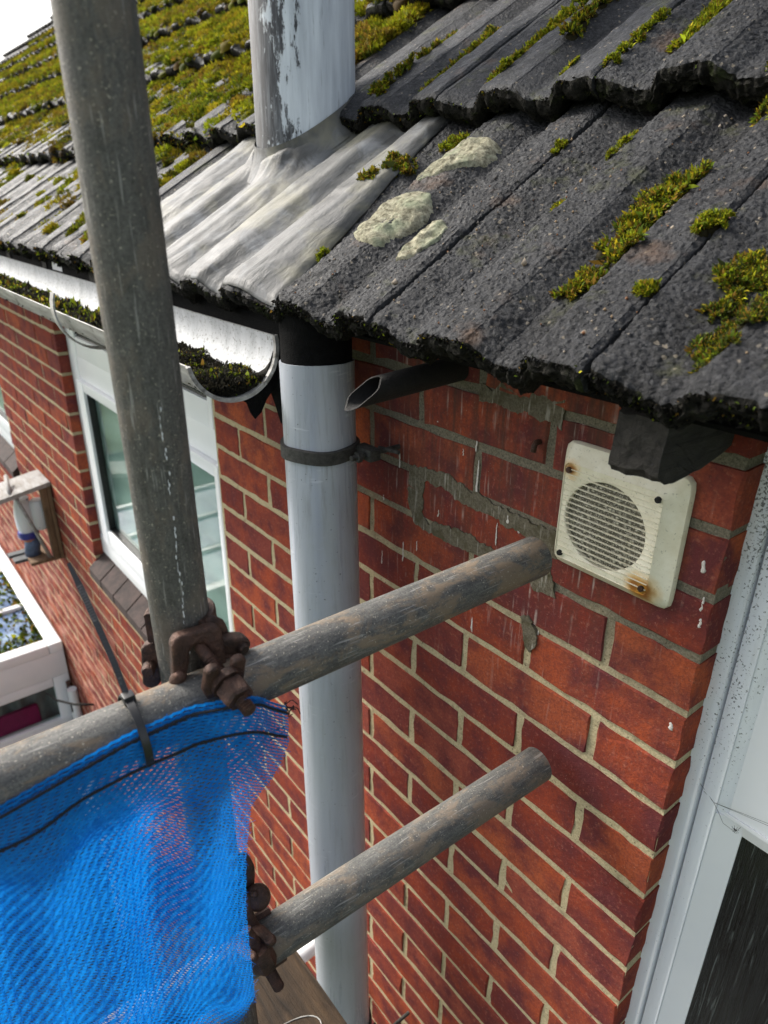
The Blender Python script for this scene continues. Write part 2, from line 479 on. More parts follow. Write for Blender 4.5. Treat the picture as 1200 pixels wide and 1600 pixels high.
    n = k.noise(w, 330, 3, 0.65); n2 = k.noise(k.map(w, (20, 20, 5)), 1.5, 4, 0.6); n3 = k.noise(k.map(w, (60, 60, 3), (2, 2, 2)), 1.0, 5, 0.6)
    col = k.mix(k.rng(n3, 0.3, 0.7), (0.76, 0.79, 0.83), (0.85, 0.87, 0.89))
    top = k.rng(zz[2], -0.42, -0.02)
    thr = k.math('ADD', n, k.math('MULTIPLY', k.math('MULTIPLY', top, k.rng(n2, 0.2, 0.75)), 0.24))
    col = k.mix(k.math('MULTIPLY', k.rng(thr, 0.69, 0.73), 0.85), col, (0.05, 0.05, 0.05))
    col = k.mix(k.math('MULTIPLY', k.math('MULTIPLY', k.rng(k.noise(k.map(w, (90, 90, 9)), 1, 5, .65), 0.5, 0.75), top), 0.4), col, (0.30, 0.29, 0.28))
    M['upvc_dirty'] = k.out(col)
    k = NM('cream_vent', 0.42)
    w = k.coord('Object'); zz = k.xyz(w)
    n = k.noise(w, 40, 5, 0.65); n2 = k.noise(w, 330, 3, 0.65)
    col = k.mix(k.rng(n, 0.35, 0.7), (0.80, 0.76, 0.62), (0.66, 0.61, 0.45))
    col = k.mix(k.math('MULTIPLY', k.rng(n2, 0.62, 0.70), 0.65), col, (0.20, 0.18, 0.13))
    def stain(px, pz, dx, dz, r):
        dd = None
        ex = k.math('SUBTRACT', zz[0], px + dx); ez = k.math('SUBTRACT', zz[2], pz + dz)
        d2 = k.math('SQRT', k.math('ADD', k.math('MULTIPLY', ex, ex), k.math('MULTIPLY', ez, ez)))
        return k.rng(k.math('ADD', d2, k.math('MULTIPLY', k.noise(w, 90, 4), 0.010)), r + 0.008, r * 0.55)
    for (px, pz, dx, dz, r) in ((-0.066, 0.046, 0.003, 0.001, 0.012), (0.050, -0.060, 0.0, -0.001, 0.020), (0.050, -0.060, -0.011, 0.001, 0.014)):
        s_ = stain(px, pz, dx, dz, r)
        col = k.mix(k.math('MULTIPLY', s_, 0.9), col, (0.62, 0.33, 0.03))
        col = k.mix(k.math('MULTIPLY', k.rng(s_, 0.45, 0.9), 0.9), col, (0.24, 0.075, 0.012))
    M['vent'] = k.out(col, normal=k.bump(n2, 0.0004, 0.6))
    k = NM('vent_dust', 0.95, spec=0.1)
    w = k.coord('World')
    v1 = k.voro(w, 190); v2 = k.voro(k.map(w, (1, 1, 1), (3, 3, 3)), 420)
    n = k.noise(w, 70, 3, 0.6)
    blob = k.math('MULTIPLY', k.rng(v1, 0.55, 0.2), k.rng(n, 0.36, 0.56))
    blob2 = k.math('MULTIPLY', k.rng(v2, 0.5, 0.2), 0.7)
    bb = k.math('MAXIMUM', blob, blob2)
    col = k.mix(bb, (0.16, 0.148, 0.115), (0.74, 0.70, 0.57))
    M['dust'] = k.out(col, normal=k.bump(bb, 0.004, 1.0))
    k = NM('black_plastic', 0.38)
    w = k.coord('World')
    col = k.mix(k.rng(k.noise(w, 190, 3), 0.6, 0.75), (0.012, 0.012, 0.013), (0.07, 0.07, 0.068))
    M['black'] = k.out(col)
    M['black_iron'] = simple('black_iron', (0.008, 0.007, 0.006), 0.85, 0.0, var=0.5, scale=90, bump=0.0015)
    M['strap_iron'] = simple('strap_iron', (0.050, 0.048, 0.042), 0.7, 0.1, var=0.6, scale=150, bump=0.003)
    M['felt'] = simple('roofing_felt', (0.006, 0.006, 0.006), 0.95, var=0.4, scale=120, bump=0.002, spec=0.1)
    M['lime'] = simple('lime_drip', (0.60, 0.56, 0.52), 0.8, var=0.25, scale=300, bump=0.0005)
    M['dark_timber'] = None
    def wood(name, a, b, scale, rough=0.8):
        k = NM(name, rough, spec=0.3)
        o = k.coord('Object')
        n = k.noise(k.map(o, scale), 1.0, 6, 0.65, dist=0.6); n2 = k.noise(o, 160, 4, 0.7)
        c = k.mix(k.rng(n, 0.32, 0.68), a, b)
        c = k.mix(k.math('MULTIPLY', k.rng(k.noise(o, 17, 5, 0.6), 0.5, 0.7), 0.6), c, tuple(x * 0.5 for x in a))
        bb = k.bump(n, 0.003, 0.9); bb = k.bump(n2, 0.0012, 0.8, bb)
        return k.out(c, normal=bb)
    M['dark_timber'] = wood('old_rafter', (0.010, 0.009, 0.008), (0.040, 0.036, 0.031), (90, 9, 90))
    M['board'] = wood('scaffold_board', (0.014, 0.0095, 0.006), (0.060, 0.036, 0.018), (6, 60, 60))
    M['grey_wood'] = wood('weathered_wood', (0.26, 0.24, 0.21), (0.42, 0.42, 0.42), (12, 60, 60))
    M['brown_wood'] = wood('brown_wood', (0.10, 0.06, 0.035), (0.24, 0.15, 0.085), (60, 60, 8))
    # ---- gutter
    k = NM('gutter_inside', 0.38)
    w = k.coord('World')
    n = k.noise(w, 170, 4, 0.7); n2 = k.noise(k.map(w, (30, 30, 6)), 1.2, 4, 0.6)
    col = k.mix(k.rng(n2, 0.3, 0.7), (0.40, 0.41, 0.41), (0.60, 0.61, 0.61))
    col = k.mix(k.math('MULTIPLY', k.rng(n, 0.55, 0.64), 0.75), col, (0.16, 0.155, 0.13))
    M['gutter_in'] = k.out(col, rough=0.7, normal=k.bump(n, 0.001, 0.6))
    k = NM('gutter_outside', 0.6)
    w = k.coord('World')
    n = k.noise(k.map(w, (6, 60, 60)), 1.0, 5, 0.65)
    col = k.mix(k.rng(n, 0.35, 0.65), (0.22, 0.21, 0.19), (0.46, 0.45, 0.42))
    col = k.mix(k.math('MULTIPLY', k.rng(k.noise(w, 40, 4, 0.65), 0.56, 0.66), 0.8), col, (0.08, 0.075, 0.06))
    M['gutter_out'] = k.out(col)
    # ---- net
    k = NM('blue_netting', 0.42, spec=0.3)
    w = k.coord('World')
    n = k.noise(w, 160, 3, 0.6)
    c = k.mix(k.rng(n, 0.3, 0.7), (0.0016, 0.1558, 0.5412), (0.0082, 0.2378, 0.6888))
    k.l.new(c, k.b.inputs['Base Color'])
    tr = k.n.new('ShaderNodeBsdfTranslucent'); k.l.new(c, tr.inputs['Color'])
    mx = k.n.new('ShaderNodeMixShader'); mx.inputs[0].default_value = 0.4
    k.l.new(k.b.outputs[0], mx.inputs[1]); k.l.new(tr.outputs[0], mx.inputs[2])
    k.l.new(mx.outputs[0], k.n['Material Output'].inputs['Surface'])
    M['net'] = k.m
    M['black_yarn'] = simple('black_yarn', (0.010, 0.010, 0.012), 0.8, var=0.4, scale=200, bump=0)
    # ---- glass
    def glass(name, tint, rough=0.02, refl=1.0):
        m = bpy.data.materials.new(name); m.use_nodes = True
        n, l = m.node_tree.nodes, m.node_tree.links
        n.clear()
        t = n.new('ShaderNodeBsdfTransparent'); t.inputs[0].default_value = (*tint, 1)
        g = n.new('ShaderNodeBsdfGlossy'); g.inputs['Roughness'].default_value = rough
        f = n.new('ShaderNodeFresnel'); f.inputs[0].default_value = 1.5
        x = n.new('ShaderNodeMixShader'); o = n.new('ShaderNodeOutputMaterial')
        ge = n.new('ShaderNodeNewGeometry'); mm = n.new('ShaderNodeMath'); mm.operation = 'SUBTRACT'; mm.inputs[0].default_value = 1.0; m2 = n.new('ShaderNodeMath'); m2.operation = 'MULTIPLY'
        l.new(ge.outputs['Backfacing'], mm.inputs[1]); l.new(mm.outputs[0], m2.inputs[0]); l.new(f.outputs[0], m2.inputs[1])
        f.inputs[0].default_value = 1.45
        l.new(m2.outputs[0], x.inputs[0]); l.new(t.outputs[0], x.inputs[1]); l.new(g.outputs[0], x.inputs[2]); l.new(x.outputs[0], o.inputs[0])
        return m
    M['glass'] = glass('window_glass', (0.80, 0.86, 0.84))
    k = NM('obscure_glass', 0.16, spec=0.6)
    w = k.coord('World')
    v = k.map(w, (260, 260, 8.0))
    n = k.noise(v, 1.0, 5, 0.6, dist=1.0); n2 = k.noise(k.map(w, (60, 60, 2.5), (4, 2, 2)), 1.0, 4, 0.6, dist=0.9)
    col = k.mix(k.rng(n, 0.58, 0.70), (0.006, 0.007, 0.007), (0.13, 0.15, 0.145))
    col = k.mix(k.math('MULTIPLY', k.rng(n2, 0.5, 0.7), 0.6), col, (0.03, 0.032, 0.032))
    ridg = k.math('ABSOLUTE', k.math('SUBTRACT', n, 0.5))
    M['obscure'] = k.out(col, normal=k.bump(ridg, 0.006, 0.9))
    k = NM('pale_reflection', 0.8)
    w = k.coord('World')
    col = k.mix(k.rng(k.noise(k.map(w, (2, 2, 9)), 1.0, 4), 0.3, 0.7), (0.36, 0.44, 0.42), (0.56, 0.64, 0.60))
    M['reflection_sheet'] = k.out(col)  # pale teal colour stands in for what the window glass reflects
    M['room_dark'] = simple('dark_room', (0.02, 0.02, 0.022), 0.9, var=0.3, scale=3, bump=0)
    M['curtain'] = simple('grey_curtain', (0.20, 0.20, 0.21), 0.9, var=0.3, scale=12, bump=0)
    M['magenta'] = simple('magenta_cloth', (0.34, 0.006, 0.10), 0.8, var=0.15, scale=40, bump=0.001)
    M['sill_brick'] = simple('sill_brick', (0.036, 0.021, 0.018), 0.85, var=0.6, scale=26, bump=0.002)
    k = NM('pottery', 0.25)
    o = k.coord('Object')
    f = k.voro(o, 22, 'Distance')
    col = k.mix(k.rng(f, 0.16, 0.10), (0.72, 0.73, 0.74), (0.04, 0.045, 0.20))
    M['pottery'] = k.out(col)
    M['cobalt'] = simple('cobalt_glaze', (0.03, 0.035, 0.22), 0.3, var=0.2, scale=40, bump=0)
    M['denim'] = simple('denim_glaze', (0.07, 0.10, 0.17), 0.5, var=0.4, scale=60, bump=0)
    M['slate'] = simple('slate', (0.07, 0.075, 0.08), 0.7, var=0.3, scale=40, bump=0.001)
    M['terracotta'] = simple('terracotta', (0.42, 0.16, 0.09), 0.7, var=0.2, scale=40, bump=0.001)
    M['white_pvc'] = simple('white_pvc', (0.72, 0.73, 0.74), 0.35, var=0.06, scale=20, bump=0)
    M['soil'] = simple('gutter_silt', (0.018, 0.016, 0.011), 0.95, var=0.5, scale=160, bump=0.006)
    M['ground'] = simple('paving', (0.075, 0.070, 0.062), 0.9, var=0.3, scale=3, bump=0.004)
    M['grass'] = simple('lawn', (0.06, 0.09, 0.025), 0.95, var=0.5, scale=2.5, bump=0.02)
    M['poly'] = None
    k = NM('roof_glazing', 0.06, spec=0.8)
    w = k.coord('World')
    n = k.noise(w, 7, 5, 0.65)
    M['poly'] = k.out(k.mix(k.rng(n, 0.4, 0.6), (0.13, 0.20, 0.34), (0.30, 0.40, 0.55)))
make_materials()

# ================================================================ GROUND
g = MB().box(-60, 60, -60, 60, -4.62, -4.40)
g.build('ground', M['grass'], kind='structure')
g = MB().box(-14, 4, -3.2, 0.0, -4.395, -4.36)
g.build('patio', M['ground'], kind='structure')

# ================================================================ BRICK WALL
UX, UZ, JT = 0.235, 0.075, 0.0105
WIN = [(-2.42, -1.17, -1.122, 0.9), (-5.35, -3.655, -1.082, 0.9)]          # openings x0,x1,z0,z1
GROUND_Z = -4.36
wall = thing('brick_wall', 'red brick house wall with sandy mortar below the tiled eaves', 'wall')

def brick_mesh(name, L, seed, hz=UZ - JT, depth=0.10):
    r = np.random.default_rng(seed)
    def outline(inset, jit, y, yj):
        P = []
        for (ax, az, bx, bz, n) in ((0, 0, 1, 0, 7), (1, 0, 1, 1, 3), (1, 1, 0, 1, 7), (0, 1, 0, 0, 3)):
            for i in range(n):
                t = i / n
                x = -L / 2 + L * (ax + (bx - ax) * t); z = -hz / 2 + hz * (az + (bz - az) * t)
                x -= math.copysign(inset, x) if abs(x) > L / 2 - 1e-6 else 0
                z -= math.copysign(inset, z) if abs(z) > hz / 2 - 1e-6 else 0
                P.append((x + r.normal(0, jit), y + r.normal(0, yj), z + r.normal(0, jit)))
        return P
    a = outline(0.0019, 0.0012, 0.0, 0.0003); b = outline(0.0004, 0.0010, 0.0026, 0.0004); c = outline(0, 0, depth, 0)
    n = len(a)
    V = a + b + c
    F = [tuple(range(n))]
    for j in range(2):
        for i in range(n):
            F.append((j * n + i, (j + 1) * n + i, (j + 1) * n + (i + 1) % n, j * n + (i + 1) % n))
    return np.array(V), F

full_meshes = []; half_meshes = []
for s in range(7):
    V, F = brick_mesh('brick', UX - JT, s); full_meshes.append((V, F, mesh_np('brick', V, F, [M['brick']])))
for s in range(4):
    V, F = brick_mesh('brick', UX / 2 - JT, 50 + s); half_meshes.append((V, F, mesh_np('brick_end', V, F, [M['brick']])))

def project(P):
    q = Vector(P) - CAM_POS
    z = q.dot(CAM_F)
    if z < 0.05: return None
    return 600 + F_PX * q.dot(CAM_R) / z, 800 + F_PX * q.dot(CAM_D) / z, z

pieces = []            # (area, x0, x1, z)
def cut(x0, x1, z0, z1):
    """clip a brick against the openings"""
    segs = [(x0, x1)]
    for (a, b, c, d) in WIN:
        if z1 > c + 0.01 and z0 < d:
            ns = []
            for (p, q) in segs:
                if q <= a or p >= b: ns.append((p, q)); continue
                if p < a: ns.append((p, a))
                if q > b: ns.append((b, q))
            segs = ns
    return [(p, q) for p, q in segs if q - p > 0.03]
k0, k1 = -4, int(-GROUND_Z / UZ)
for kk in range(k0, k1):
    zc = -UZ * (kk + 0.5)
    if zc + UZ / 2 > 0.235 + 0.02: continue
    edge = 0.005
    x = edge - JT                           # right-hand arris: brick face reaches X = 0
    first = UX / 2 if kk % 2 == 0 else UX
    xr = 0.0
    n = 0
    while xr > -9.0:
        w_ = first if n == 0 else UX
        xl = xr - w_
        for (a, b) in cut(xl + (JT if True else 0), xr, zc - UZ / 2, zc + UZ / 2):
            pieces.append((a, b, zc))
        xr = xl; n += 1

def brick_score(a, b, z):
    pr = [project((x, 0, zz)) for x in (a, b) for zz in (z - .03, z + .03)]
    if any(p is None for p in pr): return 0
    xs = [p[0] for p in pr]; ys = [p[1] for p in pr]
    if max(xs) < 0 or min(xs) > 1200 or max(ys) < 0 or min(ys) > 1600: return 0
    cx, cy = sum(xs) / 4, sum(ys) / 4
    # hidden behind the net, the soil pipe, roof or the standard
    if cx < 372 and cy > 1110 + (372 - cx) * 0.35: return 0
    if 440 < cx < 570 and cy > 560: return 0
    if cx > 420 and cy < 505 + (cx - 570) * 0.28: return 0
    m = (Vector(((a + b) / 2, 0, z)) - CAM_POS)
    return (b - a) / m.length_squared * (0.658 / m.length)
scored = sorted(pieces, key=lambda p: -brick_score(*p))
rest_v = []; rest_f = []; rest_c = []; nb = 0
single = 0
for (a, b, z) in scored:
    L = b - a
    sc = brick_score(a, b, z)
    src = random.choice(full_meshes) if L > 0.16 else random.choice(half_meshes)
    base = (UX - JT) if L > 0.16 else (UX / 2 - JT)
    off = (random.uniform(-0.0006, 0.0006), random.uniform(-0.0014, 0.0012), random.uniform(-0.0009, 0.0009))
    if sc > 0 and single < 298:
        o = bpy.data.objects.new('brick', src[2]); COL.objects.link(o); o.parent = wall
        o.location = ((a + b) / 2 + (off[0] if b < -0.01 else 0), off[1], z + off[2])
        o.scale.x = L / base
        o.rotation_euler = (random.uniform(-.004, .004), random.uniform(-.004, .004), random.uniform(-.004, .004))
        single += 1
    else:
        V = src[0].copy(); V[:, 0] *= L / base
        V += np.array([(a + b) / 2, off[1], z + off[2]])
        n0 = sum(len(v) for v in rest_v[-1:]) if False else nb
        rest_v.append(V); rest_f += [tuple(i + nb for i in f) for f in src[1]]
        rest_c += [random.random()] * len(V); nb += len(V)
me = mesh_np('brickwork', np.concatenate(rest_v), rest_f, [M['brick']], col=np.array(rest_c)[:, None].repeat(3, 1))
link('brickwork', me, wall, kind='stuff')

def mortar_front(mb, x0, x1, z0, z1, res=0.02):
    mb.box(x0, x1, 0.0018, 0.098, z0, z1)
mb = MB()
zs = GROUND_Z; ZT = 0.235
mortar_front(mb, -2.415 + 0.0, -1.175, zs, -1.03 - 0.094)
mortar_front(mb, -1.1745, -0.0018, zs, ZT)
mortar_front(mb, -3.650, -2.4245, zs, ZT)
mortar_front(mb, -5.345, -3.6505, zs, -0.99 - 0.094)
mortar_front(mb, -9.0, -5.3455, zs, ZT)
mb.build('mortar', M['mortar'], wall)
# inner block so that nothing shows through the openings' sides
# cement smeared over the joints by an old repair: outlines on the wall face, 2-3 mm proud
def smear(name, pts, y=-0.0022, label=None, seed=0):
    pts = [Vector((p[0], 0, p[1])) for p in pts]
    r = random.Random(seed)
    P = []
    n = len(pts)
    for i in range(n):
        a, b = pts[i], pts[(i + 1) % n]
        m = max(2, int((b - a).length / 0.0022))
        for j in range(m):
            q = a.lerp(b, j / m)
            nz = [float(vnoise(np.array([q.x]), np.array([q.z]), seed + t_, f_)[0]) for t_, f_ in ((1, 70), (2, 190), (3, 420), (4, 110), (5, 330))]
            P.append(Vector((q.x + .0022 * nz[3] + .0010 * nz[4], 0, q.z + .0034 * nz[0] + .0022 * nz[1] + .0012 * nz[2])))
    import bmesh
    from mathutils.geometry import tessellate_polygon
    bm = bmesh.new()
    outer = [bm.verts.new((p.x, 0.006, p.z)) for p in P]
    mid = [bm.verts.new((p.x, y * 0.6, p.z)) for p in P]
    m_ = len(P)
    for i in range(m_):
        bm.faces.new((outer[i], outer[(i + 1) % m_], mid[(i + 1) % m_], mid[i]))
    for t in tessellate_polygon([[Vector((p.x, p.z, 0)) for p in P]]):
        try: bm.faces.new([mid[i] for i in t])
        except ValueError: pass
    bmesh.ops.recalc_face_normals(bm, faces=list(bm.faces))
    me = bpy.data.meshes.new(name); bm.to_mesh(me); bm.free()
    me.materials.append(M['cement'])
    return link(name, me, wall, label=label)
# along the joint at Z=-0.15 (third joint), spreading down round one brick, as an angular band
def band(x0, x1, z, h0, h1, seed, wob=0.006):
    r = random.Random(seed)
    top = []; bot = []
    n = 12
    for i in range(n + 1):
        x = x0 + (x1 - x0) * i / n
        h = h0 + (h1 - h0) * i / n
        top.append((x, z + h / 2 + r.uniform(-wob, wob)))
        bot.append((x, z - h / 2 + r.uniform(-wob, wob)))
    return top + bot[::-1]
smear('mortar_smear', [(-.487, -.070), (-.45, -.064), (-.403, -.056), (-.386, -.062), (-.36, -.069), (-.325, -.070), (-.278, -.076), (-.222, -.074), (-.206, -.072), (-.197, -.110), (-.222, -.110), (-.25, -.101), (-.278, -.097), (-.325, -.093), (-.369, -.091), (-.42, -.083), (-.453, -.083), (-.455, -.138), (-.44, -.149), (-.40, -.138), (-.351, -.136), (-.31, -.138), (-.265, -.142), (-.265, -.158), (-.31, -.158), (-.351, -.161), (-.40, -.166), (-.446, -.166), (-.472, -.158), (-.489, -.130)], seed=1, label='wide grey cement smear round one brick left of the vent')
smear('mortar_smear', band(-0.352, -0.215, 0.074, 0.020, 0.030, 4, 0.004), seed=4)
smear('mortar_smear', [(-.246, -.216), (-.236, -.208), (-.226, -.212), (-.216, -.236), (-.214, -.252), (-.224, -.266), (-.234, -.262), (-.237, -.243)], y=-0.006, seed=6, label='lump of grey cement stuck over a joint below the upper pole')
smear('mortar_smear', [(-.232, -.112), (-.214, -.116), (-.199, -.150), (-.196, -.163), (-.225, -.168), (-.238, -.158)], y=-.0030, seed=5)
# white drips and splashes on the brick face
r = random.Random(21)
for (x, z, ln, w_) in ((-.511, -.055, .026, .0016), (-.549, -.115, .034, .0020), (-.345, -.020, .062, .0020), (-.351, .010, .020, .0014), (-.419, -.120, .012, .0012), (-.303, -.098, .034, .0014), (-.498, -.205, .036, .0014), (-.335, -.232, .060, .0018), (-.553, -.243, .026, .0012), (-.428, .026, .014, .0020), (-.285, -.075, .018, .0030), (-.265, -.085, .014, .0022), (-.465, -.190, .018, .0010), (-.375, -.012, .010, .0010), (-.215, -.225, .022, .0010), (-.02, -.035, .014, .0030), (-.012, -.075, .018, .0020), (-.010, -.100, .012, .0022), (-.016, -.245, .010, .0036)):
    mb = MB(); n = 9
    pts = []; rs = []
    for i in range(n):
        t = i / (n - 1)
        pts.append((x + r.gauss(0, .0004) + .0004 * math.sin(t * 5 + x * 90), -.0006, z - ln * t))
        rs.append(w_ * (0.45 + .5 * t ** 2 + .3 * r.random()) * (0.4 if i in (0, n - 1) else 1))
    mb.tube(pts, rs, 8, squash=1)
    V = np.array(mb.v); V[:, 1] = -.0004 + (V[:, 1] + .0006) * .45
    link('white_drip', mesh_np('white_drip', V, mb.f, [M['lime']], smooth=True), wall)
# ================================================================ ROOF
TH = math.radians(30.7)
ES = np.array([0.0, math.cos(TH), math.sin(TH)])
NN = np.array([0.0, -math.sin(TH), math.cos(TH)])
E0 = np.array([0.0, -0.166, 0.1776])
GAUGE, STEP, COVER, XJ = 0.455, 0.045, 0.300, -0.080
PU = np.array([0.0, .012, .055, .078, .090, .097, .150, .158, .188, .222, .231, .238, .292, .298, .300])
PH = np.array([-.0035, -.004, -.019, -.021, -.005, 0., 0., -.0015, -.019, -.021, -.006, 0., 0., -.004, -.0045])
def prof(X):
    u = np.mod(np.asarray(X) - XJ, COVER)
    return np.interp(u, PU, PH)
def roofP(X, i, y, h=0.0):
    """X along the eaves, course i, y metres up the tile from its tail, h above the profile"""
    X = np.asarray(X, float); y = np.asarray(y, float); i = np.asarray(i)
    hh = prof(X) + h
    P = E0 + (i * GAUGE)[..., None] * ES + (i * STEP)[..., None] * NN + y[..., None] * ES + hh[..., None] * NN
    P = P + np.stack([X, 0 * X, 0 * X], -1)
    return P
def roofS(X, s, h=0.0):
    X, s = np.broadcast_arrays(np.asarray(X, float), np.asarray(s, float))
    i = np.floor(s / GAUGE + 1e-6)
    return roofP(X, i, s - i * GAUGE, h)

roof = thing('tiled_roof', 'dark grey concrete tiled roof with mossy interlocking tiles', 'roof')

def grains(U, Y, seed, cell):
    """rounded sand grains, one per jittered cell: height in 0..1"""
    gx = np.floor(U / cell).astype(np.int64); gy = np.floor(Y / cell).astype(np.int64)
    best = np.zeros(U.shape)
    def hsh(a, b, k):
        n = (a * 374761393 + b * 668265263 + (seed * 7 + k) * 974634211) & 0x7fffffff
        n = ((n ^ (n >> 13)) * 1274126177) & 0x7fffffff
        return ((n ^ (n >> 16)) & 0xffff) / 65535.0
    for dx in (-1, 0, 1):
        for dy in (-1, 0, 1):
            a, b = gx + dx, gy + dy
            px = (a + hsh(a, b, 1)) * cell; py = (b + hsh(a, b, 2)) * cell
            rad = cell * (0.25 + 0.65 * hsh(a, b, 3) ** 2)
            d2 = ((U - px) ** 2 + (Y - py) ** 2) / rad ** 2
            best = np.maximum(best, np.sqrt(np.clip(1 - d2, 0, 1)) * (0.35 + 0.65 * hsh(a, b, 4)) * rad / cell)
    return best
def tile_mesh(name, nu, ny, seed, thick=0.028, length=0.50, fine=False):
    """local: x = u in [0.0012,0.2988], y up the slope, z normal to it"""
    r = np.random.default_rng(seed)
    if nu > 20:
        us = np.unique(np.concatenate([np.linspace(0.0032, 0.2976, nu), PU[1:-1]]))
    else:
        us = np.array([0.0016, .014, .070, .080, .096, .152, .192, .222, .240, .293, .2984])
    ys = np.concatenate([np.linspace(0, 0.03, 5), np.linspace(0.045, length, ny)]) if ny > 6 else np.array([0.0, 0.008, length])
    if fine: ys = np.linspace(0, length, ny)
    U, Y = np.meshgrid(us, ys)
    Z = np.interp(U, PU, PH)
    if nu > 20:      # soften the profile a little, worn edges
        for _ in range(6 if fine else 1):
            Z[:, 1:-1] = 0.25 * Z[:, :-2] + 0.5 * Z[:, 1:-1] + 0.25 * Z[:, 2:]
        Z += 0.0016 * vnoise(U + seed * 3, Y, seed, 24) + 0.0010 * vnoise(U, Y + seed, seed + 1, 80) + 0.0007 * vnoise(U, Y + seed, seed + 2, 210)
        if fine:
            Z += 0.0022 * grains(U + seed, Y + seed, seed, 0.0034) + 0.0013 * grains(U, Y, seed + 3, 0.0019) + 0.00030 * vnoise(U, Y, seed + 11, 520)
        # rounded, chipped front arris
        front = np.clip(1 - Y / 0.010, 0, 1)
        Z -= front ** 2 * 0.004
    jag = 0.0030 * vnoise(us * 1.0, us * 0 + seed, seed + 5, 45) + 0.0026 * vnoise(us, us * 0 + seed, seed + 6, 190)
    Yj = Y + jag[None, :] * np.clip(1 - Y / 0.03, 0, 1)
    nyy, nuu = U.shape
    top = np.stack([U, Yj, Z], -1).reshape(-1, 3)
    # front face rows going down, ragged
    fr = []
    nf = 10 if fine else 5 if nu > 20 else 1
    for j in range(1, nf + 1):
        t = j / nf
        bul = 0.004 * math.sin(math.pi * t)
        bul += 0.0016 * vnoise(us * 1.0, us * 0 + t * .05 + seed, seed + 21, 230) + .0020 * vnoise(us * 1.0, us * 0 + t * .04 + seed, seed + 22, 90) if fine else 0
        zz = Z[0] - thick * t * (1 + 0.16 * vnoise(us + seed, us * 0 + j, seed + 8, 70)) - (0.004 * np.abs(vnoise(us, us * 0 + seed, seed + 9, 120)) if j == nf else 0)
        yy = Yj[0] - bul + (0.0022 * vnoise(us, us * 0 + j * 3.3 + seed, seed + 7, 150) if nu > 20 else 0) + 0.006 * t * t
        fr.append(np.stack([us, yy, zz], -1))
    # underside
    und = np.stack([us, us * 0 + length, Z[-1] - thick], -1)
    V = np.concatenate([top] + fr + [und])
    F = []; mi = []
    for j in range(nyy - 1):
        for i in range(nuu - 1):
            a = j * nuu + i
            F.append((a, a + 1, a + nuu + 1, a + nuu)); mi.append(0)
    nt = nyy * nuu
    prev = list(range(nuu))
    for j in range(nf + 1):
        cur = [nt + j * nuu + i for i in range(nuu)]
        for i in range(nuu - 1):
            F.append((prev[i], cur[i], cur[i + 1], prev[i + 1])); mi.append(1)
        prev = cur
    lastfront = [nt + (nf - 1) * nuu + i for i in range(nuu)]
    back_top = [(nyy - 1) * nuu + i for i in range(nuu)]; back_bot = [nt + nf * nuu + i for i in range(nuu)]
    # sides and back
    left = [j * nuu for j in range(nyy)]; right = [j * nuu + nuu - 1 for j in range(nyy)]
    F.append(tuple(left[::1] + [back_bot[0]] + [nt + j * nuu for j in range(nf - 1, -1, -1)])); mi.append(0)
    F.append(tuple(right[::-1] + [nt + j * nuu + nuu - 1 for j in range(nf)] + [back_bot[-1]])); mi.append(0)
    me = mesh_np(name, V, F, [M['tile'], M['crust']], smooth=True, matidx=mi)
    sharp_edges(me, 50)
    return me, V, F, mi

finest = [tile_mesh('roof_tile', 210, 310, s, fine=True) for s in (1, 2, 3, 4)]
hi = [tile_mesh('roof_tile', 64, 44, s) for s in (1, 2, 3, 4)]
mid = [tile_mesh('roof_tile_plain', 24, 8, s) for s in (11, 12, 13, 14)]
low = [tile_mesh('roof_tile_simple', 8, 2, s) for s in (21, 22)]
RMAT = Matrix(((1, 0, 0), (0, ES[1], NN[1]), (0, ES[2], NN[2])))
FLUE = (-1.055, 0.199, 0.098)
placed = []
for i in range(0, 11):
    for j in range(-2, 42):
        xl = XJ - COVER * j
        P = E0 + i * GAUGE * ES + i * STEP * NN + np.array([xl, 0, 0])
        d = (Vector(P) + Vector((0.15, 0.1, 0)) - CAM_POS).length
        placed.append((d, i, xl, P))
placed.sort(key=lambda t: t[0])
lv = []; lf = []; lm = []; nl = 0
for q, (d, i, xl, P) in enumerate(placed):
    if i == 1 and abs(xl + 1.28) < 0.01: pass
    rnd = random.Random(q * 17 + 3)
    dy = rnd.uniform(-0.006, 0.004) if i > 0 else rnd.uniform(-0.003, 0.002)
    dz = rnd.uniform(-0.002, 0.003); rz = rnd.uniform(-0.004, 0.004); dx = rnd.uniform(-.0006, .0006)
    loc = Vector(P) + Vector((dx, 0, 0)) + Vector(ES) * dy + Vector(NN) * dz
    if q < 290:
        me = finest[q % 4][0] if d < 1.12 else hi[q % 4][0] if d < 1.6 else mid[q % 4][0]
        o = bpy.data.objects.new('roof_tile', me); COL.objects.link(o); o.parent = roof
        o.matrix_local = Matrix.Translation(loc) @ RMAT.to_4x4() @ Matrix.Rotation(rz, 4, 'Z')
    else:
        _, V, F, mi = low[q % 2]
        W = V @ np.array(RMAT).T + np.array(loc)
        lv.append(W); lf += [tuple(a + nl for a in f) for f in F]; lm += mi; nl += len(W)
me = mesh_np('far_tiles', np.concatenate(lv), lf, [M['tile'], M['crust']], matidx=lm)
link('far_tiles', me, roof, kind='stuff')
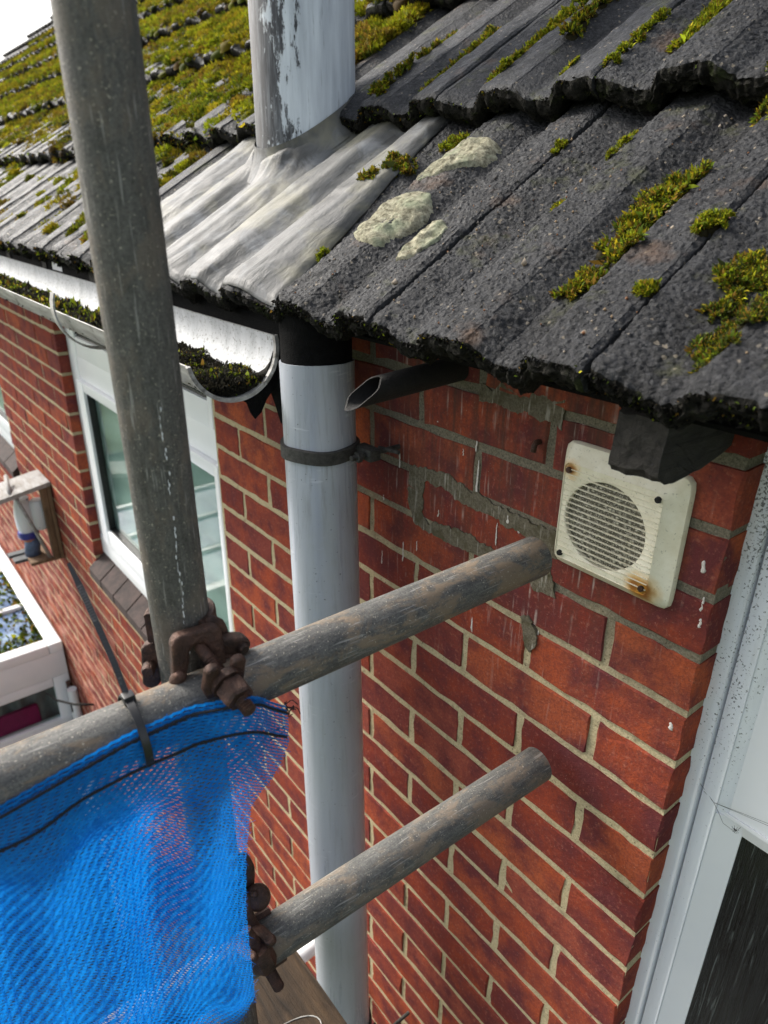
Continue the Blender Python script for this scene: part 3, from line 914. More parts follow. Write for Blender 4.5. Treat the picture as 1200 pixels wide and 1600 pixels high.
# underlay sheet and rafters below the tiles
mb = MB()
def rp(x, s, h):
    return E0 + s * ES + h * NN + np.array([x, 0, 0])
V = [rp(x, s, h) for x in (-13, 1.2) for s, h in ((0.05, -0.062), (5.2, 0.43)) for _ in (0,)]
mb.add([rp(-13, .03, -.062), rp(1.2, .03, -.062), rp(1.2, 5.2, .42), rp(-13, 5.2, .42), rp(-13, .03, -.068), rp(1.2, .03, -.068), rp(1.2, 5.2, .414), rp(-13, 5.2, .414)],
       [(0, 1, 2, 3), (4, 7, 6, 5), (0, 4, 5, 1), (1, 5, 6, 2), (2, 6, 7, 3), (3, 7, 4, 0)])
mb.build('underlay', M['felt'], roof)
# tilting batten on top of the wall
MB().box(-9, 0.4, -0.02, 0.09, 0.18, 0.215).build('wall_plate', M['dark_timber'], roof)
def rafter(x0, x1):
    # side profile with a hooked, curved foot (Y, Z)
    pr = [(-0.127, 0.083), (-0.120, 0.079), (-0.105, 0.074), (-0.085, 0.073), (-0.060, 0.078), (-0.030, 0.084), (-0.006, 0.091), (-0.006, 0.19), (-0.06, 0.168), (-0.127, 0.130)]
    pr = [(-0.127, 0.088), (-0.122, 0.081), (-0.105, 0.076), (-0.080, 0.077), (-0.050, 0.080), (-0.020, 0.086), (-0.004, 0.091), (-0.004, 0.188), (-0.127, 0.135)]
    n = len(pr)
    mb = MB()
    mb.add([(x0, y, z) for y, z in pr] + [(x1, y, z) for y, z in pr],
           [tuple(range(n)), tuple(range(2 * n - 1, n - 1, -1))] + [(i, n + i, n + (i + 1) % n, (i + 1) % n) for i in range(n)])
    import bmesh
    o = mb.build('rafter_foot', M['dark_timber'], roof)
    bm = bmesh.new(); bm.from_mesh(o.data)
    bmesh.ops.triangulate(bm, faces=list(bm.faces))
    bmesh.ops.subdivide_edges(bm, edges=list(bm.edges), cuts=5, use_grid_fill=True)
    for v in bm.verts:
        c = v.co
        a_ = float(vnoise(np.array([c.x + c.z]), np.array([c.y]), 3, 55)[0]); b_ = float(vnoise(np.array([c.x * 2 + c.y]), np.array([c.z - c.x]), 5, 120)[0])
        v.co += Vector((.0022 * a_ + .0012 * b_, .0016 * b_, .0030 * a_ + .0020 * b_))
    bm.to_mesh(o.data); bm.free()
    return o
for xx in (-0.066, -1.10, -1.50, -1.90, -2.3):
    rafter(xx, xx + 0.048)
# torn felt end past the gutter; black strip behind it stands in for shade
fl = [(-7.0, .152), (-7.0, .05), (-.70, .046), (-.668, .030), (-.650, .012), (-.632, -.014), (-.622, -.010), (-.604, .040), (-.590, .085), (-.584, .140)]
n = len(fl)
def strip_y(x, z): return -.1265 + .004 * math.sin(x * 31) - .008 * max(0, min(1, (.05 - z) / .06))
V = [(x, strip_y(x, z), z) for x, z in fl] + [(x, strip_y(x, z) + .0025, z) for x, z in fl]
MB().add(V, [tuple(range(n)), tuple(range(2 * n - 1, n - 1, -1))] + [(i, n + i, n + (i + 1) % n, (i + 1) % n) for i in range(n)]).build('felt_and_shade_strip', M['felt'], roof, label='black strip standing in for shade behind the gutter, with a torn felt end')

# torn tongue of felt under the gutter end
tg = [(-.131, .100), (-.130, .045), (-.150, .022), (-.160, .004), (-.171, -.005), (-.178, .006), (-.183, .022), (-.196, .030), (-.186, .032), (-.168, .040), (-.150, .056), (-.140, .078)]
n = len(tg)
V = [(-.648 + .12 * (y + .15) * .3, y, z) for y, z in tg] + [(-.6505 + .12 * (y + .15) * .3, y, z) for y, z in tg]
MB().add(V, [tuple(range(n)), tuple(range(2 * n - 1, n - 1, -1))] + [(i, n + i, n + (i + 1) % n, (i + 1) % n) for i in range(n)]).build('felt_tongue', M['felt'], roof, label='torn black felt tongue under the gutter end')

# ---------------------------------------------------------------- lichen patches on the first-course tile beside the lead
def surface_patch(name, outline, h, mat, parent, res=0.006, rough=0.0035, label=None, seed=1):
    """a crust that follows the tile: outline in (X, s)"""
    from mathutils.geometry import tessellate_polygon
    O = np.array(outline)
    x0, x1 = O[:, 0].min(), O[:, 0].max(); s0, s1 = O[:, 1].min(), O[:, 1].max()
    cx, cs = O.mean(0)
    n = 56
    # polar grid between the centre and the outline
    P = []
    m = len(O)
    acc = []
    for i in range(m):
        a, b = O[i], O[(i + 1) % m]
        for j in range(8):
            acc.append(a + (b - a) * j / 8)
    acc = np.array(acc)
    for _ in range(3):
        acc = 0.25 * np.roll(acc, 1, 0) + 0.5 * acc + 0.25 * np.roll(acc, -1, 0)
    acc = acc + 0.0016 * np.stack([vnoise(acc[:, 0], acc[:, 1], seed, 160), vnoise(acc[:, 0], acc[:, 1], seed + 3, 160)], -1)
    K = len(acc); R = 12
    XX = []; SS = []; HH = []
    for q in range(R + 1):
        t = q / R
        ring = np.array([cx, cs]) + (acc - np.array([cx, cs])) * t
        XX.append(ring[:, 0]); SS.append(ring[:, 1])
        edge = np.clip((1 - t) / 0.12, 0, 1) ** 0.6
        HH.append(-0.0025 + edge * (h + 0.0025) * (0.75 + 0.35 * vnoise(ring[:, 0], ring[:, 1], seed + 9, 70)) + rough * edge * 0.5 * vnoise(ring[:, 0], ring[:, 1], seed + 5, 190))
    XX = np.array(XX); SS = np.array(SS); HH = np.array(HH)
    V = roofS(XX, SS, HH).reshape(-1, 3)
    F = np.array([(q * K + i, q * K + (i + 1) % K, (q + 1) * K + (i + 1) % K, (q + 1) * K + i) for q in range(R) for i in range(K)])
    me = mesh_np(name, V, F, [mat], smooth=True)
    return link(name, me, parent, label=label)
surface_patch('lichen_patch', [(-.585, .150), (-.604, .190), (-.604, .240), (-.560, .265), (-.520, .260), (-.496, .235), (-.492, .200), (-.500, .165), (-.510, .135), (-.548, .132)], 0.0055, M['lichen'], roof, label='round raised grey-green lichen patch, largest of the three', seed=2)
surface_patch('lichen_patch', [(-.602, .285), (-.612, .330), (-.606, .395), (-.560, .410), (-.500, .392), (-.492, .352), (-.520, .330), (-.552, .300), (-.580, .275)], 0.0070, M['lichen'], roof, label='pale cream lichen patch just below the second tile course', seed=3)
surface_patch('lichen_patch', [(-.436, .100), (-.449, .130), (-.447, .176), (-.430, .192), (-.408, .178), (-.400, .148), (-.412, .115)], 0.0075, M['lichen'], roof, label='small narrow lichen patch beside the tile joint', seed=4)

# ================================================================ LEAD FLASHING AND FLUE
fx, fy, fr_ = FLUE
flash = thing('lead_flashing', 'dull grey lead flashing dressed over the tiles round the flue', 'flashing')
nx, ns = 190, 110
xs = np.linspace(-1.365, -0.602, nx); ss = np.linspace(0.004, 0.475, ns)
X, S = np.meshgrid(xs, ss)
# slanted right-hand edge
X = X + (X - xs[0]) / (xs[-1] - xs[0]) * (-0.085) * (S / 0.475)
H = prof(X)
H0 = H.copy()
for _ in range(4):
    H[:, 1:-1] = 0.25 * H[:, :-2] + 0.5 * H[:, 1:-1] + 0.25 * H[:, 2:]
H = np.maximum(H * 1.15 + 0.004, H0 + 0.0055)
for _ in range(3):
    H[:, 1:-1] = 0.25 * H[:, :-2] + 0.5 * H[:, 1:-1] + 0.25 * H[:, 2:]
    H[1:-1] = 0.25 * H[:-2] + 0.5 * H[1:-1] + 0.25 * H[2:]
H += 0.0022 * (1 + vnoise(X, S * 0.5, 3, 16)) + 0.0011 * (1 + vnoise(X, S * 0.30, 5, 45)) + 0.0008 * vnoise(X + S * .5, S - X, 8, 40)
H += 0.0014 * np.clip(1 - np.abs(vnoise(X * 1.0, S * 0.22, 15, 26)) * 6, 0, 1)
# welt rising round the flue
base = E0 + np.array([0, 0, 0])
P0 = base + S[..., None] * ES + np.stack([X, 0 * X, 0 * X], -1)
dist = np.hypot(P0[..., 0] - fx, P0[..., 1] - fy)
rise = np.clip(1 - (dist - fr_) / 0.05, 0, 1)
H += 0.022 * rise ** 2
edge = np.minimum.reduce([(X - X.min(1, keepdims=True)), (X.max(1, keepdims=True) - X), S - S.min()])
H -= 0.006 * np.clip(1 - edge / 0.012, 0, 1)
P = P0 + H[..., None] * NN
F = np.array([(j * nx + i, j * nx + i + 1, (j + 1) * nx + i + 1, (j + 1) * nx + i) for j in range(ns - 1) for i in range(nx - 1)])
Vt = P.reshape(-1, 3); Vb = Vt - NN * 0.0022
nV = len(Vt)
F2 = F[:, ::-1] + nV
rim = [i for i in range(nx)] + [j * nx + nx - 1 for j in range(1, ns)] + [(ns - 1) * nx + i for i in range(nx - 2, -1, -1)] + [j * nx for j in range(ns - 2, 0, -1)]
F3 = np.array([(rim[(q + 1) % len(rim)], rim[q], rim[q] + nV, rim[(q + 1) % len(rim)] + nV) for q in range(len(rim))])
me = mesh_np('lead_sheet', np.concatenate([Vt, Vb]), np.concatenate([F, F2, F3]), [M['lead']], smooth=True)
link('lead_sheet', me, flash)
# upstand collar: a slightly flared ring cut to the roof slope
K = 72
V = []
rows = 9
for q in range(rows):
    t = q / (rows - 1)
    for k in range(K):
        an = 2 * math.pi * k / K
        rr = fr_ + 0.0035 + 0.020 * (1 - t) ** 2.2
        x_ = fx + rr * math.cos(an); y_ = fy + rr * math.sin(an)
        zr = 0.1776 + (y_ + 0.166) * math.tan(TH) + 0.012
        V.append((x_, y_, zr + (-0.012) * (1 - t) + t * 0.038 + 0.0015 * math.sin(3 * an + 1) * t))
F = [(q * K + k, q * K + (k + 1) % K, (q + 1) * K + (k + 1) % K, (q + 1) * K + k) for q in range(rows - 1) for k in range(K)]
me = mesh_np('lead_collar', np.array(V), F, [M['lead']], smooth=True)
link('lead_collar', me, flash)
flue = thing('flue_pipe', 'round roof flue with flaking pale blue-grey paint over dark metal', 'flue', (fx, fy, 0.36))
mb = MB()
rows = 14
V = []
for q in range(rows):
    for k in range(K):
        an = 2 * math.pi * k / K
        rr = fr_ + 0.0006 * math.sin(5 * an + q)
        V.append((rr * math.cos(an), rr * math.sin(an), -0.16 + 1.25 * q / (rows - 1)))
F = [(q * K + k, q * K + (k + 1) % K, (q + 1) * K + (k + 1) % K, (q + 1) * K + k) for q in range(rows - 1) for k in range(K)]
F.append(tuple((rows - 1) * K + k for k in range(K)))
me = mesh_np('pipe', np.array(V), F, [M['flue']], smooth=True); sharp_edges(me, 40)
link('pipe', me, flue)

# ================================================================ SOIL PIPE
SP0 = Vector((-0.5697, -0.1041, -0.2903)); SPD = Vector((0.0534, -0.0218, -0.99833))
def sp(z): return SP0 + SPD * ((z - SP0.z) / SPD.z)
soil = thing('soil_pipe', 'tall pale grey plastic soil pipe fixed to the brick wall', 'pipe', tuple(sp(-4.3)))
inv = Vector(sp(-4.3))
def relt(v): return tuple(Vector(v) - inv)
mb = MB(); mb.hollow(relt(sp(-4.3)), relt(sp(0.085)), 0.051, 0.055, 64)
mb.build('pipe', M['pvc'], soil, smooth=True, auto=40)
mb = MB(); mb.hollow(relt(sp(0.085)), relt(sp(0.16)), 0.045, 0.052, 48)
mb.build('inner_pipe', M['felt'], soil, smooth=True, auto=40)
def clip(z, tilt=0.0):
    c = sp(z)
    mb = MB()
    # flat ring
    K = 56; V = []
    for (rr, dz) in ((0.0556, -0.011), (0.0605, -0.0095), (0.0605, 0.0095), (0.0556, 0.011)):
        for k in range(K):
            an = 2 * math.pi * k / K
            V.append((c.x + rr * math.cos(an) + 0, c.y + rr * math.sin(an), c.z + dz + 0.0012 * math.sin(4 * an)))
    F = [(j * K + k, j * K + (k + 1) % K, ((j + 1) % 4) * K + (k + 1) % K, ((j + 1) % 4) * K + k) for j in range(4) for k in range(K)]
    mb.add(V, F)
    o = mb.build('pipe_strap', M['strap_iron'], soil, smooth=True, auto=40, loc=relt((0, 0, 0)))
    b = MB()
    # ear towards the wall on the right with its bolt and stand-off
    b.box(c.x + 0.046, c.x + 0.086, c.y + 0.030, c.y + 0.050, c.z - 0.009, c.z + 0.009, 0.002)
    b.build('strap_ear', M['strap_iron'], o, smooth=True, auto=40)
    b = MB(); b.tube([(c.x + 0.074, c.y + 0.004, c.z), (c.x + 0.074, -0.004, c.z)], 0.004, 10)
    b.tube([(c.x + 0.074, c.y + 0.014, c.z), (c.x + 0.074, c.y + 0.021, c.z)], 0.0085, 6)
    b.tube([(c.x + 0.066, c.y + 0.062, c.z + 0.003), (c.x + 0.108, c.y + 0.066, c.z + 0.006)], 0.0032, 8)
    b.build('strap_bolt', M['strap_iron'], o, smooth=True, auto=40)
    return o
clip(-0.045)
clip(-1.36)

# white waste branch low down, left of the soil pipe
wp = thing('waste_pipe', 'short white plastic waste pipe low behind the soil pipe', 'pipe', (-0.715, 0, -1.385))
MB().hollow((0, -0.17, -.012), (0, 0.0, 0), 0.0145, 0.018, 24).build('pipe', M['white_pvc'], wp, smooth=True, auto=40)
MB().hollow((0, -0.17, -.012), (0, -0.13, -.009), 0.0182, 0.0225, 24).build('socket', M['white_pvc'], wp, smooth=True, auto=40)

# old overflow pipe under the eaves
ov = thing('overflow_pipe', 'old black iron overflow pipe poking out under the eaves', 'pipe', (-0.392, 0, 0.098))
mb = MB()
K = 28; rows = 10; V = []
for rr in (0.0175, 0.0158):
    for q in range(rows):
        t = q / (rows - 1)
        for k in range(K):
            an = 2 * math.pi * k / K
            x_ = rr * math.cos(an); z_ = rr * math.sin(an)
            y_ = 0.02 + (-0.160 - 0.02) * t + (0.030 * (z_ / 0.0205) + 0.0015 * math.sin(5 * an)) * t
            V.append((x_, y_, z_ - 0.010 * t))
F = []
for s_ in range(2):
    for q in range(rows - 1):
        for k in range(K):
            a = s_ * rows * K + q * K
            F.append((a + k, a + (k + 1) % K, a + K + (k + 1) % K, a + K + k))
for k in range(K):
    a = (rows - 1) * K; b = rows * K + (rows - 1) * K
    F.append((a + k, a + (k + 1) % K, b + (k + 1) % K, b + k))
mb.add(V, F); mb.build('pipe', M['black_iron'], ov, smooth=True, auto=40)

# bent nail in the joint
na = thing('wall_nail', 'rusty bent fixing left in the mortar left of the vent', 'nail', (-0.245, -0.001, 0.033))
MB().tube([(0, 0.008, 0), (0, -0.008, 0.001), (0.001, -0.012, -0.003), (0.0012, -0.013, -0.010)], 0.0036, 10).build('shank', M['rust'], na, smooth=True)

# ================================================================ GUTTER
GX0, GX1 = -0.640, -7.0
gut = thing('gutter', 'half round gutter with white inside and grimy grey outside', 'gutter', (GX0, -0.203, 0.103))
pb, pf = Vector((-0.132, 0.117)), Vector((-0.272, 0.088))
gc = (pb + pf) / 2; grad = (pb - pf).length / 2; gt = math.atan2(pb.y - pf.y, pb.x - pf.x)
def gpt(a, r_):      # a = 0 at the back lip, pi at the front lip, going through the bottom
    an = gt - a
    return gc.x + r_ * math.cos(an), gc.y + r_ * math.sin(an)
NA = 26
def trough(rin, rout, x0, x1, a0=0, a1=math.pi):
    V = []; 
    for x_ in (x0, x1):
        for r_ in (rin, rout):
            for i in range(NA + 1):
                y, z = gpt(a0 + (a1 - a0) * i / NA, r_); V.append((x_ - GX0, y + 0.203, z - 0.103))
    n = NA + 1; F = []; mi = []
    for i in range(NA):
        F.append((i, i + 1, 2 * n + i + 1, 2 * n + i)); mi.append(0)
        F.append((n + i, 3 * n + i, 3 * n + i + 1, n + i + 1)); mi.append(1)
        F.append((i, n + i, n + i + 1, i + 1)); mi.append(1)
        F.append((2 * n + i, 2 * n + i + 1, 3 * n + i + 1, 3 * n + i)); mi.append(1)
    F.append((0, 2 * n, 3 * n, n)); mi.append(1); F.append((NA, n + NA, 3 * n + NA, 2 * n + NA)); mi.append(1)
    return V, F, mi
V, F, mi = trough(grad - 0.0025, grad, GX0 - 0.001, GX1)
me = mesh_np('trough', np.array(V), F, [M['gutter_in'], M['gutter_out']], smooth=True, matidx=mi); sharp_edges(me, 40)
link('trough', me, gut)
V, F, mi = trough(grad - 0.0035, grad + 0.0025, GX0, GX0 - 0.007)
link('end_rim', mesh_np('end_rim', np.array(V), F, [M['gutter_out']], smooth=False), gut)
def bracket(x_):
    V = []; n = 22
    for dx in (0, -0.022):
        for rr in (grad + 0.012, grad + 0.0155):
            for i in range(n + 1):
                a = -0.15 + (math.pi + 0.52 + 0.15) * i / n
                y, z = gpt(a, rr + 0.004 * math.sin(a))
                V.append((x_ + dx - GX0, y + 0.203, z - 0.103))
    m_ = n + 1; F = []
    for i in range(n):
        F += [(i, i + 1, 2 * m_ + i + 1, 2 * m_ + i), (m_ + i, 3 * m_ + i, 3 * m_ + i + 1, m_ + i + 1), (i, m_ + i, m_ + i + 1, i + 1), (2 * m_ + i, 2 * m_ + i + 1, 3 * m_ + i + 1, 3 * m_ + i)]
    F += [(0, 2 * m_, 3 * m_, m_), (n, m_ + n, 3 * m_ + n, 2 * m_ + n)]
    return MB().add(V, F).build('bracket', M['gutter_out'], gut, smooth=True, auto=40)
for x_ in (-1.215, -2.9, -4.1): bracket(x_)
# eaves comb / tile stop behind the gutter: small white plate
ec = thing('eaves_clip', 'small white plastic eaves clip standing behind the gutter', 'clip', (-1.72, -0.125, 0.118))
MB().box(-0.085, 0.0, 0, 0.004, 0, 0.026, 0.001).box(-0.035, 0.0, -0.001, 0.003, 0.0262, 0.034, 0.001).build('plate', M['white_pvc'], ec)

# ================================================================ MOSS
def leaf_cloud(C, size, orient_out, tint, rng, wid=0.42):
    """C (n,3) roots, orient_out (n,3) unit dirs, size (n,), tint (n,3): bent two-triangle leaves"""
    n = len(C)
    t = rng.normal(size=(n, 3)); t -= (t * orient_out).sum(1, keepdims=True) * orient_out
    t /= np.linalg.norm(t, axis=1, keepdims=True) + 1e-9
    b = np.cross(orient_out, t)
    s = size[:, None]
    p0 = C - t * s * wid * 0.5; p1 = C + t * s * wid * 0.5
    midp = C + orient_out * s * 0.62 + b * s * 0.10
    p2 = midp + t * s * wid * 0.42; p3 = midp - t * s * wid * 0.42
    tip = C + orient_out * s + b * s * 0.42
    V = np.stack([p0, p1, p2, p3, tip], 1).reshape(-1, 3)
    base = np.arange(n)[:, None] * 5
    F3 = np.concatenate([base + np.array([[0, 1, 2]]), base + np.array([[0, 2, 3]]), base + np.array([[3, 2, 4]])])
    c = np.repeat(tint[:, None, :], 5, 1)
    return V, F3, c.reshape(-1, 3)

GREENS = np.array([[0.17, 0.21, 0.010], [0.26, 0.27, 0.012], [0.085, 0.125, 0.012], [0.30, 0.235, 0.014], [0.17, 0.10, 0.018], [0.040, 0.050, 0.012]])
def pick_tint(n, rng, w, jit=0.35):
    idx = rng.choice(len(GREENS), size=n, p=np.array(w) / np.sum(w))
    c = GREENS[idx] * np.exp(rng.normal(0, jit, size=(n, 1)))
    return np.clip(c, 0.004, 0.6)

def cushion_core(P, N, r, h, rng, segs=10):
    """low lumpy dome under the leaves"""
    N = N / np.linalg.norm(N); a = np.cross(N, [1, 0, 0]); a /= np.linalg.norm(a); b = np.cross(N, a)
    V = [P + N * h]; F = []
    for j in range(1, 4):
        ph = j / 3 * math.pi / 2
        for k in range(segs):
            an = 2 * math.pi * k / segs
            q = 1 + rng.normal(0, 0.08)
            V.append(P + (a * math.cos(an) + b * math.sin(an)) * r * math.sin(ph) * q + N * (h * math.cos(ph) * q - 0.004 * (j == 3)))
    for k in range(segs): F.append((0, 1 + k, 1 + (k + 1) % segs))
    for j in range(2):
        for k in range(segs):
            A = 1 + j * segs + k; B = 1 + j * segs + (k + 1) % segs
            F += [(A, A + segs, B + segs), (A, B + segs, B)]
    return np.array(V), np.array(F)

def moss_clump(name, spots, leaf, dens, w, label, cat='moss', seed=0, group=None, surf=roofS, nrm=NN):
    """spots: list of (X, s, radius, height)"""
    rng = np.random.default_rng(seed)
    AV = []; AF = []; AC = []; n0 = 0
    for (x, s, r, h) in spots:
        P = surf(np.array([x]), np.array([s]))[0]
        V, F = cushion_core(P, nrm, r * 0.66, h * 0.45, rng)
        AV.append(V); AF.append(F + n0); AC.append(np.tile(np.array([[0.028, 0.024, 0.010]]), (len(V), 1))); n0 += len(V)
        n = int(dens * 3.0 * r * r * 1e4)
        an = rng.uniform(0, 2 * math.pi, n); q = np.sqrt(rng.uniform(0, 1, n))
        xx = x + r * q * np.cos(an); s2 = s + r * q * np.sin(an)
        dome = np.sqrt(np.clip(1 - q ** 2, 0, 1))
        lump = 0.3 * vnoise(xx, s2, seed, 130) + .25 * vnoise(xx, s2, seed + 4, 320)
        keep = (q + .55 * vnoise(xx, s2, seed + 8, 200) + .35 * vnoise(xx, s2, seed + 12, 90)) < .72
        an, q, xx, s2, dome, lump = an[keep], q[keep], xx[keep], s2[keep], dome[keep], lump[keep]; n = len(q)
        root = surf(xx, s2, h * np.clip(dome + lump, 0, 1.4) * 0.75)
        out = nrm[None] * (0.45 + dome[:, None]) + np.stack([np.cos(an), np.sin(an) * ES[1], np.sin(an) * ES[2]], -1) * q[:, None] * 0.9 + rng.normal(0, 0.55, (n, 3))
        out /= np.linalg.norm(out, axis=1, keepdims=True)
        t = pick_tint(n, rng, w, .3) * (1 + 0.5 * lump[:, None])
        V, F, c = leaf_cloud(root, leaf * .55 * np.exp(rng.normal(0, 0.35, n)), out, t, rng, .34)
        AV.append(V); AF.append(F + n0); AC.append(c); n0 += len(V)
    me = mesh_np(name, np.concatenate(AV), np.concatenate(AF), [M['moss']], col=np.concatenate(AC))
    return link(name, me, None, label=label, cat=cat, group=group)

BRIGHT = [5, 5, 2, 2, 1, 1]; MIXED = [3, 2, 3, 3, 3, 3]; DARK = [1, 0.6, 3, 1, 3, 5]
def blob(x, s, r, h, n, sp, seed):
    rr = random.Random(seed)
    return [(x + rr.gauss(0, sp), s + rr.gauss(0, sp * 1.3), r * rr.uniform(0.5, 1.05), h * rr.uniform(0.5, 1.1)) for _ in range(n)]
clumps = [
    ('moss_clump', [(-.162, .305, .018, .014), (-.166, .288, .022, .018), (-.172, .262, .026, .020), (-.171, .238, .024, .018), (-.178, .216, .020, .016), (-.168, .198, .018, .010), (-.160, .172, .020, .013), (-.186, .178, .016, .010)], .0075, 330, MIXED, 'long green and brown moss tuft lying in the pan right of centre'),
    ('moss_clump', [(-.172, .135, .017, .008), (-.178, .118, .016, .007), (-.166, .122, .012, .008), (-.186, .106, .010, .005)], .0065, 330, [3, 2, 3, 2, 5, 2], 'brown and green moss clump on the front part of the pan, above the vent'),
    ('moss_clump', [(-.085, .206, .014, .011), (-.080, .216, .011, .010), (-.090, .196, .010, .008)], .0055, 480, BRIGHT, 'bright green moss pad over the tile joint at the right, upper one'),
    ('moss_clump', [(-.087, .104, .010, .007), (-.084, .110, .008, .006)], .0050, 480, BRIGHT, 'small bright green moss pad in the tile joint, nearest the eave edge'),
    ('moss_clump', blob(-.020, .170, .020, .010, 6, .014, 5), .0060, 300, MIXED, 'olive moss mat on the rightmost tile, beside the joint'),
    ('moss_clump', blob(-.006, .085, .022, .008, 8, .014, 6), .0055, 300, DARK, 'dark straggly moss mat near the rightmost eave edge'),
    ('moss_clump', [(-.618, .418, .020, .016), (-.630, .405, .014, .012)], .0060, 420, [4, 3, 3, 2, 2, 1], 'rounded green moss cushion above the pale lichen'),
    ('moss_clump', blob(-.664, .325, .026, .018, 5, .016, 7), .0075, 300, [1.5, 1, 2.5, 2, 4, 3], 'reddish brown mossy tuft on the lead edge'),
    ('moss_clump', [(-.620, .116, .012, .013), (-.626, .122, .009, .009)], .0050, 520, [4, 4, 3, 1, 0, 1], 'tiny green moss tuft at the right edge of the lead'),
    ('moss_clump', [(-.306, .262, .010, .004), (-.300, .250, .009, .003)], .0050, 330, MIXED, 'small flat moss patch in the middle of the pan'),
    ('moss_clump', [(-.305, .400, .013, .008), (-.298, .372, .012, .008), (-.290, .345, .008, .006)], .0060, 380, BRIGHT, 'thin moss strip in the pan below the second course'),
    ('moss_clump', [(-.382, .372, .008, .006), (-.381, .355, .006, .004)], .0045, 420, BRIGHT, 'speck of moss in the joint below the second course'),
    ('moss_clump', blob(-.46, .500, .014, .012, 2, .006, 9), .0060, 420, BRIGHT, 'yellow green moss cushion standing on the second course edge'),
    ('moss_clump', [(-.600 - .004 * q, .520 + .035 * q, .020 - .0006 * q, .016) for q in range(9)], .0075, 300, [4, 4, 2, 3, 1.5, 1], 'broad moss strip filling the second course pan in the centre'),
    ('moss_clump', [(-.760 - .004 * q, .510 + .03 * q, .015 + .002 * (q % 3), .013) for q in range(8)], .0075, 300, MIXED, 'narrow moss strip in the second course right of the flue'),
    ('moss_clump', [(-.310 - .002 * q, .540 + .028 * q, .017, .013) for q in range(10)], .0075, 300, BRIGHT, 'bright moss strip in the second course, right of centre'),
    ('moss_clump', [(-.375 - .001 * q, .485 + .03 * q, .010, .010) for q in range(5)], .0065, 360, BRIGHT, 'small moss ridge along a second course joint'),
    ('moss_clump', blob(-.135, .455, .024, .016, 7, .018, 10), .0075, 300, DARK, 'dark moss hanging on the second course edge at the far right'),
    ('moss_clump', [(-.870 - .006 * q, .500 + .035 * q, .016, .016) for q in range(8)], .0085, 260, MIXED, 'moss running up the gap beside the flue'),
    ('moss_clump', [(-.525 - .003 * q, .60 + .03 * q, .016, .014) for q in range(8)], .0080, 300, MIXED, 'moss ridge along the upper part of the second course'),
]
for q, (nm, spots, leaf, dens, w, lab) in enumerate(clumps):
    moss_clump(nm, spots, leaf, dens, w, lab, seed=100 + q, group='moss clumps on the near tiles')

# the mossed-over left part of the roof: uncountable cushions, one object
rng = np.random.default_rng(5)
AV = []; AF = []; AC = []; n0 = 0
def add_far(x, s, r, h, leaf, dens, w, dark=0.02):
    global n0
    P = roofS(np.array([x]), np.array([s]))[0]
    V, F = cushion_core(P, NN, r * 0.72, h * 0.62, rng, 8)
    hue = pick_tint(1, rng, w, 0.3)[0]
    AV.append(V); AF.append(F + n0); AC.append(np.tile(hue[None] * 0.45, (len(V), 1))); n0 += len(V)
    n = int(dens)
    an = rng.uniform(0, 2 * math.pi, n); q = np.sqrt(rng.uniform(0, 1, n)); dome = np.sqrt(1 - q ** 2)
    root = roofS(x + r * q * np.cos(an), s + r * q * np.sin(an), h * dome * 0.95)
    out = NN[None] * (0.4 + dome[:, None]) + np.stack([np.cos(an), np.sin(an) * ES[1], np.sin(an) * ES[2]], -1) * q[:, None] + rng.normal(0, 0.5, (n, 3))
    out /= np.linalg.norm(out, axis=1, keepdims=True)
    t = 0.6 * hue[None] + 0.4 * pick_tint(n, rng, w, 0.4)
    L = (leaf * np.exp(rng.normal(0, 0.3, n)))[:, None]
    tg = rng.normal(size=(n, 3)); tg /= np.linalg.norm(tg, axis=1, keepdims=True)
    V = np.stack([root - tg * L * .38, root + tg * L * .38, root + out * L], 1).reshape(-1, 3)
    F = np.arange(n * 3).reshape(n, 3); c = np.repeat(t, 3, 0)
    AV.append(V); AF.append(F + n0); AC.append(c); n0 += len(V)
cnt = 0
for tries in range(80000):
    x = -1.15 - 8.5 * rng.uniform() ** 1.5
    s = rng.uniform(0.06, 4.6) if rng.uniform() < 0.7 else rng.uniform(0.06, 1.6)
    ic = math.floor(s / GAUGE); y = s - ic * GAUGE
    if x > -1.42 and s < 0.50: continue
    if (x - fx) ** 2 + (0.1776 - 0.02) * 0 < 0: continue
    # more moss up the roof; pans first, rolls later; thick along the tail of each course
    cover = min(1.15, 0.28 + 0.8 * max(0, s - 0.35)) + 0.40 * vnoise(np.array([x]), np.array([s]), 31, 2.6)[0]
    if ic == 0: cover = 0.22 + 0.4 * y + 0.3 * vnoise(np.array([x]), np.array([s]), 31, 3.0)[0]
    ph = prof(np.array([x]))[0]
    if ph > -0.006: cover -= 0.34 if s < 1.2 else 0.16
    if rng.uniform() > cover: continue
    d = math.hypot(x - 0.27, s + 0.3)
    r = rng.uniform(0.018, 0.042) * (1.0 if s > 0.4 else 0.7)
    h = r * rng.uniform(0.30, 0.70)
    leaf = 0.0055 + 0.0011 * d
    dens = 260 if d < 2.2 else (140 if d < 3.6 else 70)
    w = [3.5, 3.5, 2, 4, 4, 1.6] if s > 0.5 else [3, 3, 2, 2.5, 3, 1.2]
    add_far(x, s, r, h, leaf, dens, w)
    cnt += 1
    if cnt > 10500: break
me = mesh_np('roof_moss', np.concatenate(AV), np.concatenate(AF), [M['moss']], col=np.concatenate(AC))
link('roof_moss', me, None, label='thick yellow-green moss covering the far left part of the roof', cat='moss', kind='stuff')

